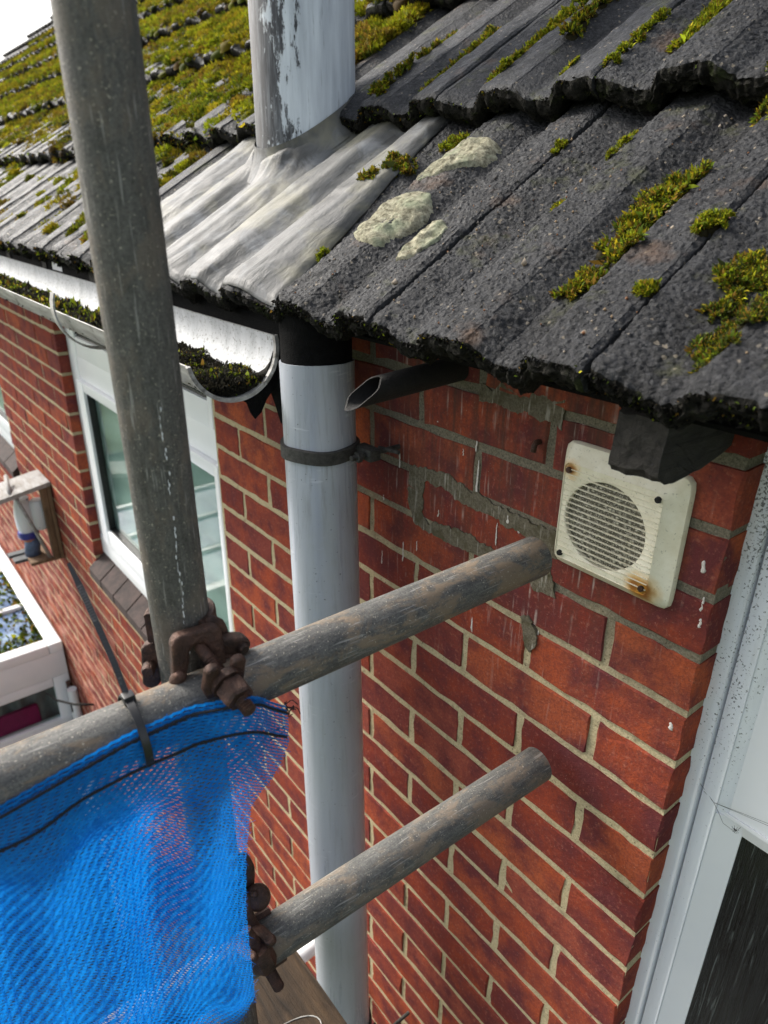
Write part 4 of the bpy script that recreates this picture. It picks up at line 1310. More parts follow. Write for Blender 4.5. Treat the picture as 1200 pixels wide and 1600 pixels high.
# ragged dark moss beard along tile tails (near courses)
AV = []; AF = []; AC = []; n0 = 0
rng = np.random.default_rng(8)
def beard(ic, x0, x1, n, leaf, green):
    global n0
    x = rng.uniform(x0, x1, n); t = rng.uniform(0.05, 1.1, n)
    base = roofP(x, np.full(n, float(ic)), np.full(n, -0.001) + 0.005 * t, -0.024 * t)
    out = -ES[None] * 0.9 - NN[None] * 0.35 + rng.normal(0, 0.55, (n, 3)); out /= np.linalg.norm(out, axis=1, keepdims=True)
    c = np.where(rng.uniform(size=(n, 1)) < green, pick_tint(n, rng, DARK), np.array([[0.008, 0.0075, 0.006]]) * np.exp(rng.normal(0, .5, (n, 1))))
    V, F, cc = leaf_cloud(base, leaf * np.exp(rng.normal(0, .35, n)), out, c, rng, 0.6)
    AV.append(V); AF.append(F + n0); AC.append(cc); n0 += len(V)
beard(0, -1.0, 0.35, 12000, 0.0026, 0.07)
beard(1, -1.0, 0.35, 9000, 0.0034, 0.16)
beard(0, -4.5, -1.0, 9000, 0.0060, 0.2)
beard(1, -4.0, -1.15, 7000, 0.0065, 0.35)
me = mesh_np('tile_edge_moss', np.concatenate(AV), np.concatenate(AF), [M['moss']], col=np.concatenate(AC))
link('tile_edge_moss', me, None, label='dark ragged moss fringe along the front edges of the tiles', cat='moss', kind='stuff')

# grit and crumbs on the near tiles
rng = np.random.default_rng(9)
n = 900
x = rng.uniform(-0.62, 0.12, n); s = rng.uniform(0.01, 0.44, n)
rr = 0.0011 * np.exp(rng.normal(0, 0.45, n))
P = roofS(x, s, 0.0004)
octa = np.array([(1, 0, 0), (-1, 0, 0), (0, 1, 0), (0, -1, 0), (0, 0, 1), (0, 0, -1)], float)
V = (P[:, None] + (octa[None] * rng.uniform(0.6, 1.3, (n, 6, 1))) * rr[:, None, None]).reshape(-1, 3)
of = np.array([(0, 2, 4), (2, 1, 4), (1, 3, 4), (3, 0, 4), (2, 0, 5), (1, 2, 5), (3, 1, 5), (0, 3, 5)])
F = (np.arange(n)[:, None, None] * 6 + of[None]).reshape(-1, 3)
gc_ = np.array([[0.34, 0.25, 0.16], [0.40, 0.34, 0.27], [0.13, 0.12, 0.11], [0.26, 0.13, 0.07]])[rng.choice(4, n, p=[.25, .2, .4, .15])]
me = mesh_np('roof_grit', V, F, [M['moss']], col=np.repeat(gc_, 6, 0))
link('roof_grit', me, None, label='loose pale grit and crumbs scattered on the near tiles', cat='grit', kind='stuff')

# moss and silt in the gutter
def gutsurf(X, s, h=0.0):
    X, s = np.broadcast_arrays(np.asarray(X, float), np.asarray(s, float))
    z = 0.057 + 0.006 * vnoise(X, s, 77, 14) + h
    return np.stack([X, s, z + 0 * X], -1)
gm = thing('gutter_moss', 'dark silt and moss lying along the bottom of the gutter', 'moss')
gm['kind'] = 'stuff'
nxg, nyg = 240, 9
xs = -0.655 - 4.5 * np.linspace(0, 1, nxg) ** 1.6
ya, yb = -0.2560, -0.1480
V = []
for x_ in xs:
    for j in range(nyg):
        y = ya + (yb - ya) * j / (nyg - 1)
        V.append((x_, y, 0.052 + 0.006 * vnoise(np.array([x_]), np.array([y]), 77, 14)[0] + 0.004 * vnoise(np.array([x_]), np.array([y]), 78, 60)[0] + (0.010 if j == 0 else 0.006 if j == nyg - 1 else 0)))
F = np.array([(a * nyg + b, a * nyg + b + 1, (a + 1) * nyg + b + 1, (a + 1) * nyg + b) for a in range(nxg - 1) for b in range(nyg - 1)])
link('silt', mesh_np('silt', np.array(V), F, [M['soil']], smooth=True), gm, kind='stuff')
V = [( -0.6555, *gpt(a, grad - 0.003)) for a in np.linspace(0.72, math.pi - 0.62, 16)] + [(-0.6555, yb, 0.060), (-0.6555, (ya + yb) / 2, 0.058), (-0.6555, ya, 0.062)][::1]
AV = []; AF = []; AC = []; n0 = 0
rng = np.random.default_rng(12)
n = 30000
x = -0.648 - 3.8 * rng.uniform(size=n) ** 1.9
y = rng.uniform(ya, yb, n)
x[:9000] = -0.644 - 0.36 * rng.uniform(size=9000)
lump = 0.5 + 0.5 * vnoise(x, y, 44, 34)
root = gutsurf(x, y, -0.004 + 0.013 * lump)
# face of the heap at the open end falls down to the trough
near_end = np.clip(1 - (-0.644 - x) / 0.03, 0, 1)
zb = 0.5 * np.abs((y - (ya + yb) / 2) / ((yb - ya) / 2)) ** 2 * 0.03
root[:, 2] = root[:, 2] * (1 - near_end) + near_end * (0.034 + zb + rng.uniform(0, 1, n) * (root[:, 2] - 0.034 - zb))
out = np.stack([0.2 + 0 * x, 0 * x - 0.1, 0 * x + 1.0], -1) + rng.normal(0, 0.6, (n, 3)); out /= np.linalg.norm(out, axis=1, keepdims=True)
w_ = np.clip(0.05 + (lump > 0.55) * 0.55, 0, 1)
farther = np.clip((-x - 0.95) / 0.5, 0, 1)
green = rng.uniform(size=n) < np.clip(w_ * (0.45 + 0.6 * farther), 0, 1)
col = np.where(green[:, None], pick_tint(n, rng, [3, 2, 4, 1, 1.5, 3]), np.array([[0.022, 0.020, 0.014]]) * np.exp(rng.normal(0, .6, (n, 1))))
V, F, c = leaf_cloud(root, (0.0036 + 0.004 * farther) * np.exp(rng.normal(0, .35, n)), out, col, rng, 0.5)
link('moss_tufts', mesh_np('moss_tufts', V, F, [M['moss']], col=c), gm, kind='stuff')
# heap face body at the open end
V = []; 
arc = [gpt(a, grad - 0.004) for a in np.linspace(0.55, math.pi - 0.55, 18)]
topc = [(yb + (ya - yb) * t, 0.056 + 0.004 * math.sin(11 * t)) for t in np.linspace(0, 1, 18)]
V = [(-0.650, y_, z_) for y_, z_ in arc] + [(-0.668, y_, z_) for y_, z_ in topc]
F = [(i, i + 1, 18 + i + 1, 18 + i) for i in range(17)]
link('silt_face', mesh_np('silt_face', np.array(V), F, [M['soil']], smooth=True), gm, kind='stuff')

# ================================================================ VENT COVER
vent = thing('vent_cover', 'square cream plastic vent cover with rust-stained screws', 'vent', (-0.123, -0.001, -0.029))
def sq(an, hx, hz, pw):
    c, s = math.cos(an), math.sin(an)
    k = (abs(c) ** pw + abs(s) ** pw) ** (-1 / pw)
    return hx * c * k, hz * s * k
K = 96
rings = [  # (kind, ...): x-centre, z-centre, half sizes, power, y
    ('s', 0, 0, .0800, .0790, 16, 0.0), ('s', 0, 0, .0797, .0787, 16, -0.0035), ('s', 0, 0, .0780, .0770, 16, -0.0062),
    ('s', -.008, -.006, .0640, .0620, 30, -0.0135), ('s', -.008, -.006, .0632, .0612, 30, -0.0142), ('s', -.008, -.006, .0626, .0606, 30, -0.0130), ('s', -.008, -.006, .0618, .0598, 40, -0.0130),
    ('c', -.011, -.007, .0545, .0535, 2, -0.0132), ('c', -.011, -.007, .0530, .0520, 2, -0.0122), ('c', -.011, -.007, .0530, .0520, 2, -0.003)]
V = []
for (kd, cx, cz, hx, hz, pw, y) in rings:
    for k in range(K):
        x_, z_ = sq(2 * math.pi * (k + 0.5) / K, hx, hz, pw)
        V.append((cx + x_, y, cz + z_))
F = [(q * K + k, (q + 1) * K + k, (q + 1) * K + (k + 1) % K, q * K + (k + 1) % K) for q in range(len(rings) - 1) for k in range(K)]
me = mesh_np('plate', np.array(V), F, [M['vent']], smooth=True); sharp_edges(me, 35)
link('plate', me, vent)
V = [(-.011, -.0066, -.007)] + [(-.011 + .0535 * math.cos(2 * math.pi * k / 48), -.0066, -.007 + .0525 * math.sin(2 * math.pi * k / 48)) for k in range(48)]
link('mesh_disc', mesh_np('mesh_disc', np.array(V), [(0, 1 + (k + 1) % 48, 1 + k) for k in range(48)], [M['dust']]), vent, label='dusty clogged mesh behind the slats')
slat = None
for q in range(17):
    z_ = -.006 + .0535 - q * 0.0067
    if slat is None:
        slat = MB().box(-.0615, .0615, -0.0144, -0.0118, -0.00045, 0.00045).build('slat', M['vent'], vent, loc=(-.008, 0, z_))
    else:
        o = slat.copy(); COL.objects.link(o); o.parent = vent; o.location = (-.008, 0, z_)
for (px, pz) in ((-.0655, .046), (.0490, .0475), (.0480, -.0600), (-.0640, -.0615)):
    rust = (px < 0 and pz > 0) or (px > 0 and pz < 0)
    mb = MB(); mb.tube([(px, -0.0120, pz), (px, -0.0158, pz)], [0.0040, 0.0034], 14); mb.tube([(px, -0.0150, pz), (px, -0.0163, pz)], 0.0020, 6)
    mb.build('screw', M['rust'] if rust else M['black_iron'], vent, smooth=True, auto=30)

# ================================================================ RIGHT-HAND WINDOW (white frame, panel above, obscure glass below)
rw = thing('framed_window', 'white plastic window frame with dark reeded glass and white panel', 'window', (0.0, 0.03, -0.35))
def rwb(x0, x1, y0, y1, z0, z1, ch=0.0): return (x0, x1, y0 - 0.03, y1 - 0.03, z0 + 0.35, z1 + 0.35, ch)
Zb, Zt = -2.6, 0.14
mb = MB()
# outer frame jamb: rounded nosing then flat
mb.box(*rwb(-0.030, 0.0165, 0.037, 0.110, Zb, Zt, 0.004)); mb.build('outer_frame', M['upvc_dirty'], rw, smooth=True, auto=40)
mb = MB(); mb.box(*rwb(0.0195, 0.040, 0.040, 0.110, Zb, Zt, 0.003))
# bevel bead: a wedge next to the glass
def wedge(x0, x1, y0, y1, z0, z1):
    return [(x0, y0 - .03, z0 + .35), (x1, y1 - .03, z0 + .35), (x1, .105 - .03, z0 + .35), (x0, .105 - .03, z0 + .35), (x0, y0 - .03, z1 + .35), (x1, y1 - .03, z1 + .35), (x1, .105 - .03, z1 + .35), (x0, .105 - .03, z1 + .35)], [(0, 1, 5, 4), (1, 2, 6, 5), (2, 3, 7, 6), (3, 0, 4, 7), (0, 3, 2, 1), (4, 5, 6, 7)]
mb.build('sash_stile', M['upvc_dirty'], rw, smooth=True, auto=40)
MB().add(*wedge(0.0402, 0.0700, 0.0425, 0.056, Zb, -0.3675)).build('glazing_bead', M['upvc'], rw)
MB().add(*wedge(0.0402, 0.0520, 0.0425, 0.050, -0.3618, Zt)).build('glazing_bead', M['upvc_dirty'], rw)
# transom rail
mb = MB(); mb.box(*rwb(0.0402, 0.9, 0.0470, 0.105, -0.3672, -0.3622)); mb.build('transom_rail', M['upvc'], rw)
V = [(0.0703, 0.0472, -0.3674), (0.9, 0.0472, -0.3674), (0.9, 0.056, -0.389), (0.0703, 0.056, -0.389), (0.0703, 0.105, -0.3674), (0.9, 0.105, -0.3674), (0.9, 0.105, -0.389), (0.0703, 0.105, -0.389)]
V = [(x_, y_ - .03, z_ + .35) for x_, y_, z_ in V]
MB().add(V, [(0, 3, 2, 1), (4, 5, 6, 7), (0, 1, 5, 4), (1, 2, 6, 5), (2, 3, 7, 6), (3, 0, 4, 7)]).build('glazing_bead', M['upvc'], rw)
MB().box(*rwb(0.0522, 0.9, 0.0490, 0.100, -0.3618, Zt)).build('infill_panel', M['upvc'], rw)
MB().box(*rwb(0.066, 0.9, 0.0580, 0.064, Zb, -0.384)).build('pane', M['obscure'], rw)
# cobweb strands and a dead spider in the corner of the rail
web = thing('cobweb', 'thin cobweb with a dead spider on the window rail corner', 'cobweb', (0.05, 0.036, -0.355))
mb = MB()
for a, b in (((0.022, -.345), (.036, -.352)), ((0.036, -.352), (.098, -.336)), ((.036, -.352), (.098, -.333)), ((.036, -.352), (.052, -.372)), ((.052, -.372), (.066, -.374)), ((.066, -.374), (.071, -.362)), ((.016, -.338), (.036, -.352))):
    mb.tube([(a[0] - .05, 0.0035, a[1] + .355), ((a[0] + b[0]) / 2 - .05, 0.0045, (a[1] + b[1]) / 2 + .3545), (b[0] - .05, 0.0035, b[1] + .355)], 0.00022, 5)
mb.build('strand', M['strap_iron'], web)
mb = MB(); mb.tube([(.0150, 0.001, -.0115), (.0170, 0.000, -.0120), (.0190, 0.001, -.0118)], [.0004, .0011, .0005], 8)
for q in range(8):
    an = q * math.pi / 4 + 0.2
    mb.tube([(.0170, 0.001, -.012), (.0170 + .0030 * math.cos(an), -0.0010, -.012 + .0034 * math.sin(an)), (.0170 + .0046 * math.cos(an + .3), .001, -.012 + .0052 * math.sin(an + .3))], 0.00022, 5)
mb.build('spider', M['black'], web)

# ================================================================ LEFT WINDOW
def casement(name, label, x0, x1, z0, z1, zt, y, sill=True, parts=True):
    cz = z0
    w = thing(name, label, 'window', ((x0 + x1) / 2, y, z0))
    ox, oz = -(x0 + x1) / 2, -z0
    def B(n, mat, *boxes, parent=None, ch=0.0):
        mb = MB()
        for (a, b, c, d, e, f) in boxes: mb.box(a + ox, b + ox, c - y, d - y, e + oz, f + oz, ch)
        return mb.build(n, mat, parent or w, smooth=True, auto=40)
    # fixed frame
    B('frame', M['upvc'], (x0, x0 + .085, y, y + .06, z0 + .085, z1), (x1 - .055, x1, y, y + .06, z0 + .085, z1), (x0, x1, y - .002, y + .06, z0, z0 + .083), (x0 + .087, x1 - .057, y + .001, y + .06, zt - .045, zt + .045), ch=0.004)
    # sashes
    a, b = x0 + .085, x1 - .055
    def sash(za, zb):
        s = .068
        f = B('sash', M['upvc'], (a, a + s, y - .014, y + .045, za, zb), (b - s * .35, b, y - .014, y + .045, za, zb), (a + s + .001, b - s * .35 - .001, y - .013, y + .045, za, za + s), (a + s + .001, b - s * .35 - .001, y - .013, y + .045, zb - s * .5, zb), ch=0.004)
        B('gasket', M['black'], (a + s, a + s + .008, y - .004, y + .02, za + s, zb - s * .5), (a + s, b - s * .35, y - .004, y + .02, za + s, za + s + .007), parent=f)
        B('pane', M['glass'], (a + s + .001, b - s * .35 - .001, y + .012, y + .016, za + s, zb - s * .5), parent=f)
        return f
    sash(z0 + .086, zt - .046); sash(zt + .046, z1 - .01)
    # pale folded sheet standing in for the reflection in the panes
    V = []; nx_ = 26; nz_ = 90
    for j in range(nz_):
        zz = z0 + .05 + (z1 - z0 - .05) * j / (nz_ - 1)
        for i in range(nx_):
            xx = x0 + .02 + (x1 - x0 - .04) * i / (nx_ - 1)
            V.append((xx + ox, .030 + .006 * math.sin(zz * 46 + 1.2 * math.sin(xx * 5)) + .003 * math.sin(xx * 17), zz + oz))
    F = np.array([(j * nx_ + i, j * nx_ + i + 1, (j + 1) * nx_ + i + 1, (j + 1) * nx_ + i) for j in range(nz_ - 1) for i in range(nx_ - 1)])
    link('reflection_sheet', mesh_np('reflection_sheet', np.array(V), F, [M['reflection_sheet']], smooth=True), w)
    if sill:
        n = 9
        L = (x1 - x0 + .02) / n
        mesh = None
        for q in range(n):
            xx = x0 - .01 + L * q
            if mesh is None:
                mb = MB()
                P = [(0.004, -.030, -.095), (L - .004, -.030, -.095), (L - .004, .06, -.095), (.004, .06, -.095), (.004, -.030, -.058), (L - .004, -.030, -.058), (L - .004, y + .006, -.002), (.004, y + .006, -.002)]
                mb.add([(p[0], p[1] - y, p[2]) for p in P], [(0, 3, 2, 1), (4, 5, 6, 7), (0, 1, 5, 4), (1, 2, 6, 5), (2, 3, 7, 6), (3, 0, 4, 7)])
                o = mb.build('sill_brick', M['sill_brick'], w, loc=(xx + ox, 0, 0)); mesh = o.data
            else:
                o = bpy.data.objects.new('sill_brick', mesh); COL.objects.link(o); o.parent = w; o.location = (xx + ox, random.uniform(-.002, .002), random.uniform(-.002, .002))
    # dark room behind
    return w
casement('casement_window', 'white casement window with a pale stand-in reflection right behind the scaffold pole', -2.42, -1.17, -1.03, 0.20, -0.255, 0.036)
casement('casement_window', 'far white window partly cut by the left picture edge', -5.35, -3.655, -0.99, 0.20, -0.255, 0.036)
MB().box(-8.9, 0.9, 0.30, 0.32, -2.7, 0.30).build('inner_wall', M['room_dark'], kind='structure')

# ================================================================ SHELF BOX ON THE WALL
bx = thing('wall_shelf', 'small weathered wooden shelf box with a slanted top on the wall', 'shelf', (-3.10, 0, -1.05))
def loc(x_, y_, z_): return (x_ + 3.10, y_, z_ + 1.05)
def shelfboard(n, mat, x0, x1, y0, y1, z0, z1, par=bx):
    a = loc(x0, y0, z0); b = loc(x1, y1, z1)
    return MB().box(a[0], b[0], a[1], b[1], a[2], b[2], 0.004).build(n, mat, par, smooth=True, auto=40)
# top board slopes outwards
V = [loc(*q) for q in ((-3.15, -.36, -.965), (-2.95, -.36, -.965), (-2.95, -.004, -.905), (-3.15, -.004, -.905), (-3.15, -.36, -.945), (-2.95, -.36, -.945), (-2.95, -.004, -.885), (-3.15, -.004, -.885))]
MB().add(V, [(0, 3, 2, 1), (4, 5, 6, 7), (0, 1, 5, 4), (1, 2, 6, 5), (2, 3, 7, 6), (3, 0, 4, 7)]).build('top_board', M['grey_wood'], bx)
shelfboard('back_board', M['brown_wood'], -3.14, -2.955, -.022, -.003, -1.275, -.908)
shelfboard('edge_post', M['brown_wood'], -2.985, -2.953, -.050, -.0225, -1.275, -.914)
shelfboard('shelf_board', M['brown_wood'], -3.14, -2.955, -.150, -.0505, -1.275, -1.258)
MB().tube([loc(-2.97, -.150, -.93), loc(-2.97, -.060, -1.262)], .008, 10).build('front_stick', M['grey_wood'], bx, smooth=True)
MB().tube([loc(-3.10, -.150, -.870), loc(-2.955, -.170, -.925)], .009, 10).build('top_stick', M['grey_wood'], bx, smooth=True)
def lathe(mb, c, prf, n=24):
    V = []
    for (r_, z_) in prf:
        for k in range(n):
            an = 2 * math.pi * k / n; V.append((c[0] + r_ * math.cos(an), c[1] + r_ * math.sin(an), c[2] + z_))
    F = [(q * n + k, q * n + (k + 1) % n, (q + 1) * n + (k + 1) % n, (q + 1) * n + k) for q in range(len(prf) - 1) for k in range(n)]
    F.append(tuple(range(n - 1, -1, -1))); F.append(tuple((len(prf) - 1) * n + k for k in range(n)))
    return mb.add(V, F)
jug = thing('painted_jug', 'white pottery jug with blue flowers in the wall shelf', 'jug', (-3.05, -.118, -1.135))
lathe(MB(), (0, 0, 0), [(.034, 0), (.042, .02), (.044, .06), (.042, .10), (.036, .135), (.030, .155), (.034, .165)]).build('body', M['pottery'], jug, smooth=True, auto=50)
lathe(MB(), (0, 0, -.03), [(.042, 0), (.047, .012), (.044, .03)]).build('foot_rim', M['cobalt'], jug, smooth=True, auto=50)
jug2 = thing('painted_jar', 'blue flowered jar at the back of the wall shelf, nearest the window', 'jar', (-3.03, -.060, -1.08))
lathe(MB(), (0, 0, 0), [(.025, -.05), (.036, -.02), (.038, .04), (.034, .08), (.026, .095)]).build('body', M['pottery'], jug2, smooth=True, auto=50)
fig = thing('pottery_figure', 'small blue trousered pottery figure on slate feet below the shelf jug', 'ornament', (-3.05, -.105, -1.258))
MB().tube([(0, 0, .085), (.004, -.004, .06), (0, -.01, .03), (-.002, -.012, .0)], [.026, .036, .034, .036], 14).build('trousers', M['denim'], fig, smooth=True)
MB().tube([(0, -.01, .078), (0.002, -.01, .095), (.004, -.01, .104)], [.030, .028, .016], 14).build('jacket', M['terracotta'], fig, smooth=True)
MB().box(-.075, -.035, -.11, -.01, -.012, .004, .003).box(-.020, .030, -.10, -.01, -.016, 0, .003).build('slate_foot', M['slate'], fig)

# ================================================================ CONSERVATORY BELOW
cz_ = -2.0
con = thing('lean_to', 'white framed glazed lean-to with mossy roof glass below', 'conservatory', (-3.42, -0.01, -4.36))
def cb(n, mat, *bs, par=con, ch=0.006):
    mb = MB()
    for (a, b, c, d, e, f) in bs: mb.box(a + 3.42, b + 3.42, c + .01, d + .01, e + 4.36, f + 4.36, ch)
    return mb.build(n, mat, par, smooth=True, auto=40)
cb('roof_frame', M['upvc'], (-6.6, -3.42, -.085, -.012, -2.06, -2.0), (-3.50, -3.42, -2.4, -.087, -2.06, -2.001))
for q in range(3):
    xb = -3.98 - .55 * q
    cb('roof_bar', M['upvc'], (xb - .02, xb + .02, -2.4, -.087, -2.05, -2.006))
    cb('roof_pane', M['poly'], (xb + .022, xb + .478, -2.39, -.088, -2.035, -2.028), ch=0)
cb('fascia', M['upvc'], (-3.485, -3.425, -2.4, -.012, -2.22, -2.062))
cb('window_frame', M['upvc'], (-3.475, -3.428, -2.4, -.10, -2.28, -2.222), (-3.475, -3.428, -.098, -.012, -3.3, -2.222), (-3.475, -3.425, -2.4, -.012, -2.56, -2.51))
cb('base_wall', M['sill_brick'], (-3.47, -3.43, -2.4, -.012, -4.36, -2.562))
cb('pane', M['glass'], (-3.452, -3.448, -2.4, -.10, -2.51, -2.282), ch=0)
V = []
for j in range(2):
    for i in range(60):
        y = -1.4 + 1.36 * i / 59
        V.append((-0.10 + .02 * math.sin(y * 60), y + .01, (-2.26 if j else -2.60) + 4.36))
cur = mesh_np('curtain', np.array(V), [(i, i + 1, 61 + i, 60 + i) for i in range(59)], [M['curtain']], smooth=True)
link('curtain', cur, con)
cb('back_panel', M['room_dark'], (-6.6, -6.55, -2.4, -.012, -4.36, -2.07))
pk = thing('magenta_towel', 'magenta towel hanging inside the lean-to window', 'towel', (-3.485, -.30, -2.52))
MB().box(-.02, .0, -.30, .105, -.04, .125, .02).build('cloth', M['magenta'], pk, smooth=True, auto=50)
# moss and leaf litter on the lean-to roof glass
rng = np.random.default_rng(21)
n = 1300
y = -.088 - rng.uniform(size=n) ** 2.5 * .30; x = -3.50 - rng.uniform(size=n) * 1.7
m_ = rng.uniform(size=n) < 0.4
x[m_] = -3.505 - rng.uniform(size=m_.sum()) ** 2.2 * .16; y[m_] = -.09 - rng.uniform(size=m_.sum()) * .6
root = np.stack([x, y, np.full(n, -2.026)], -1)
out = np.array([[0, 0, 1.]]) + rng.normal(0, .7, (n, 3)); out /= np.linalg.norm(out, axis=1, keepdims=True)
V, F, c = leaf_cloud(root, 0.020 * np.exp(rng.normal(0, .3, n)), out, pick_tint(n, rng, [1, .6, 4, .5, 1, 4]), rng, .8)
link('roof_litter', mesh_np('roof_litter', V, F, [M['moss']], col=c), None, label='moss and leaf litter along the edges of the lean-to roof glass', cat='moss', kind='stuff')
# thin downpipe and wire bracket beside the lean-to
dp = thing('corner_pipe', 'slim white pipe with a rusty edge beside the lean-to', 'pipe', (-3.33, -.03, -3.2))
MB().tube([(0, 0, -1.1), (0, 0, .93)], .026, 16).build('pipe', M['white_pvc'], dp, smooth=True, auto=40)
MB().tube([(-.05, 0, -1.1), (-.05, 0, .95)], .016, 12).build('rusty_pipe', M['rust'], dp, smooth=True, auto=40)
wb = thing('wire_hook', 'black wire hook bracket on the wall beside the lean-to', 'hook', (-3.0, 0, -2.18))
MB().tube([(0, .0, 0), (-.08, -.08, -.01), (-.20, -.14, -.03), (-.30, -.16, -.04)], .006, 8).tube([(-.1, -.09, -.012), (-.1, -.09, -.07)], .004, 6).build('wire', M['black_iron'], wb, smooth=True)

# ================================================================ SCAFFOLD
def pole(name, label, a, b, mat, group=None, R=.02415):
    a, b = Vector(a), Vector(b)
    o = thing(name, label, 'scaffold pole', tuple(a), group)
    o.rotation_mode = 'QUATERNION'; o.rotation_quaternion = (b - a).to_track_quat('Z', 'Y')
    L = (b - a).length
    # slightly uneven tube
    K = 56; rows = max(12, int(L / .03)); V = []
    for q in range(rows + 1):
        z = L * q / rows
        for k in range(K):
            an = 2 * math.pi * k / K
            rr = R + 0.00022 * math.sin(3 * an + z * 9) + 0.00016 * math.sin(2 * an - z * 21)
            V.append((rr * math.cos(an), rr * math.sin(an), z))
    nv = len(V)
    F = [(q * K + k, q * K + (k + 1) % K, (q + 1) * K + (k + 1) % K, (q + 1) * K + k) for q in range(rows) for k in range(K)]
    # bore at both ends
    for zz, off in ((0, 0), (L, rows * K)):
        base = len(V)
        for (r2, d) in ((R - .0006, .0006), (R - .004, .0), (R - .004, -.10)):
            for k in range(K):
                an = 2 * math.pi * k / K
                V.append((r2 * math.cos(an), r2 * math.sin(an), zz + (d if zz > 0 else -d)))
        ring = [off + k for k in range(K)]
        for s_ in range(3):
            cur = [base + s_ * K + k for k in range(K)]
            for k in range(K):
                f = (ring[k], ring[(k + 1) % K], cur[(k + 1) % K], cur[k])
                F.append(f if zz > 0 else f[::-1])
            ring = cur
    me = mesh_np('tube', np.array(V), F, [mat], smooth=True); sharp_edges(me, 40)
    link('tube', me, o)
    return o
def st(z):     # axis of the standard
    a = Vector((-0.2348, -0.4760, 0.1)); d = Vector((-0.0308, 0.0198, -1.0))
    return a + d * (0.1 - z)
def ta(y): return Vector((-0.1893, -0.477, -0.0795)) + Vector((0.0389, 1.0, 0.0240)) * (y + 0.477)
def tb(y): return Vector((-0.1953, -0.46, -0.4324)) + Vector((0.0659, 1.0, 0.0643)) * (y + 0.46)
pole('scaffold_pole', 'upright grey scaffold pole with a chalky white drip line', st(-3.9), st(1.3), M['steel_pole'])
pole('scaffold_pole', 'upper level scaffold pole running to the wall beside the vent', ta(-1.5), ta(-.078), M['steel_muddy'])
pole('scaffold_pole', 'lower scaffold pole ending against the brick below the upper one', tb(-1.5), tb(-.030), M['steel_dull'])
# chalky drip on the upright: a thin crust line on its camera side
drip = thing('paint_drip', 'thin white paint drip running down the upright pole', 'drip')
mb = MB()
r = random.Random(3)
pts = []
for q in range(70):
    z = 0.165 - q * 0.0031
    c = st(z)
    t_ = (CAM_POS - c); t_.z = 0; t_.normalize()
    side = Vector((t_.y, -t_.x, 0))
    an = -0.10 + 0.10 * math.sin(q * .35) * .3 - .15 * (1 - q / 70)
    dirv = t_ * math.cos(an) + side * math.sin(an)
    if r.random() < 0.62:
        w_ = r.uniform(.0002, .0007); an += r.gauss(0, .016); dirv = t_ * math.cos(an) + side * math.sin(an)
        mb.tube([c + dirv * .0243 + Vector((0, 0, .0018)), c + dirv * .0247, c + dirv * .0243 - Vector((0, 0, .0018))], [w_ * .5, w_, w_ * .5], 6)
mb.build('crust', M['white_pvc'], drip)

# ---- couplers
def arcband(c, axis, r0, r1, w_, a0, a1, ref, n=22, ch=0.0015):
    """a curved bar round an axis; returns V,F"""
    axis = Vector(axis).normalized(); u = Vector(ref); u = (u - axis * u.dot(axis)).normalized(); v = axis.cross(u)
    V = []; sec = [(r0, -w_ / 2), (r1 - ch, -w_ / 2), (r1, -w_ / 2 + ch), (r1, w_ / 2 - ch), (r1 - ch, w_ / 2), (r0, w_ / 2)]
    m_ = len(sec)
    for i in range(n + 1):
        a = a0 + (a1 - a0) * i / n
        d = u * math.cos(a) + v * math.sin(a)
        for (rr, h) in sec: V.append(tuple(Vector(c) + d * rr + axis * h))
    F = [(i * m_ + k, i * m_ + (k + 1) % m_, (i + 1) * m_ + (k + 1) % m_, (i + 1) * m_ + k) for i in range(n) for k in range(m_)]
    F += [tuple(range(m_ - 1, -1, -1)), tuple(n * m_ + k for k in range(m_))]
    return V, F
def hexnut(mb, a, b, r_):
    mb.tube([a, b], r_, 6)
def bolt(o, a, b, r_, nut=(0.55, 0.80), nr=.0125, wr=.0165, thread=(0.45, 1.0)):
    a, b = Vector(a), Vector(b)
    mb = MB(); mb.tube([a, b], r_ * .86, 14)
    L = (b - a).length; n = int(L * (thread[1] - thread[0]) / .0023)
    pts = []; rs = []
    for i in range(n * 2 + 1):
        t = thread[0] + (thread[1] - thread[0]) * i / (2 * n)
        pts.append(a.lerp(b, t)); rs.append(r_ * (1.04 if i % 2 else .78))
    mb.tube(pts, rs, 14)
    mb.build('bolt', M['rust'], o, smooth=True, auto=50)
    mb = MB(); mb.tube([a.lerp(b, nut[0]), a.lerp(b, nut[0] + .04), a.lerp(b, nut[1] - .03), a.lerp(b, nut[1])], [nr * .93, nr, nr, nr * .9], 6); mb.build('nut', M['rust'], o, smooth=True, auto=25)
    mb = MB(); mb.tube([a.lerp(b, nut[0] - .10), a.lerp(b, nut[0] - .005)], wr, 24); mb.build('washer', M['rust'], o, smooth=True, auto=30)

def rel(o, *pts):
    return [tuple(Vector(p) - o.location) for p in pts]

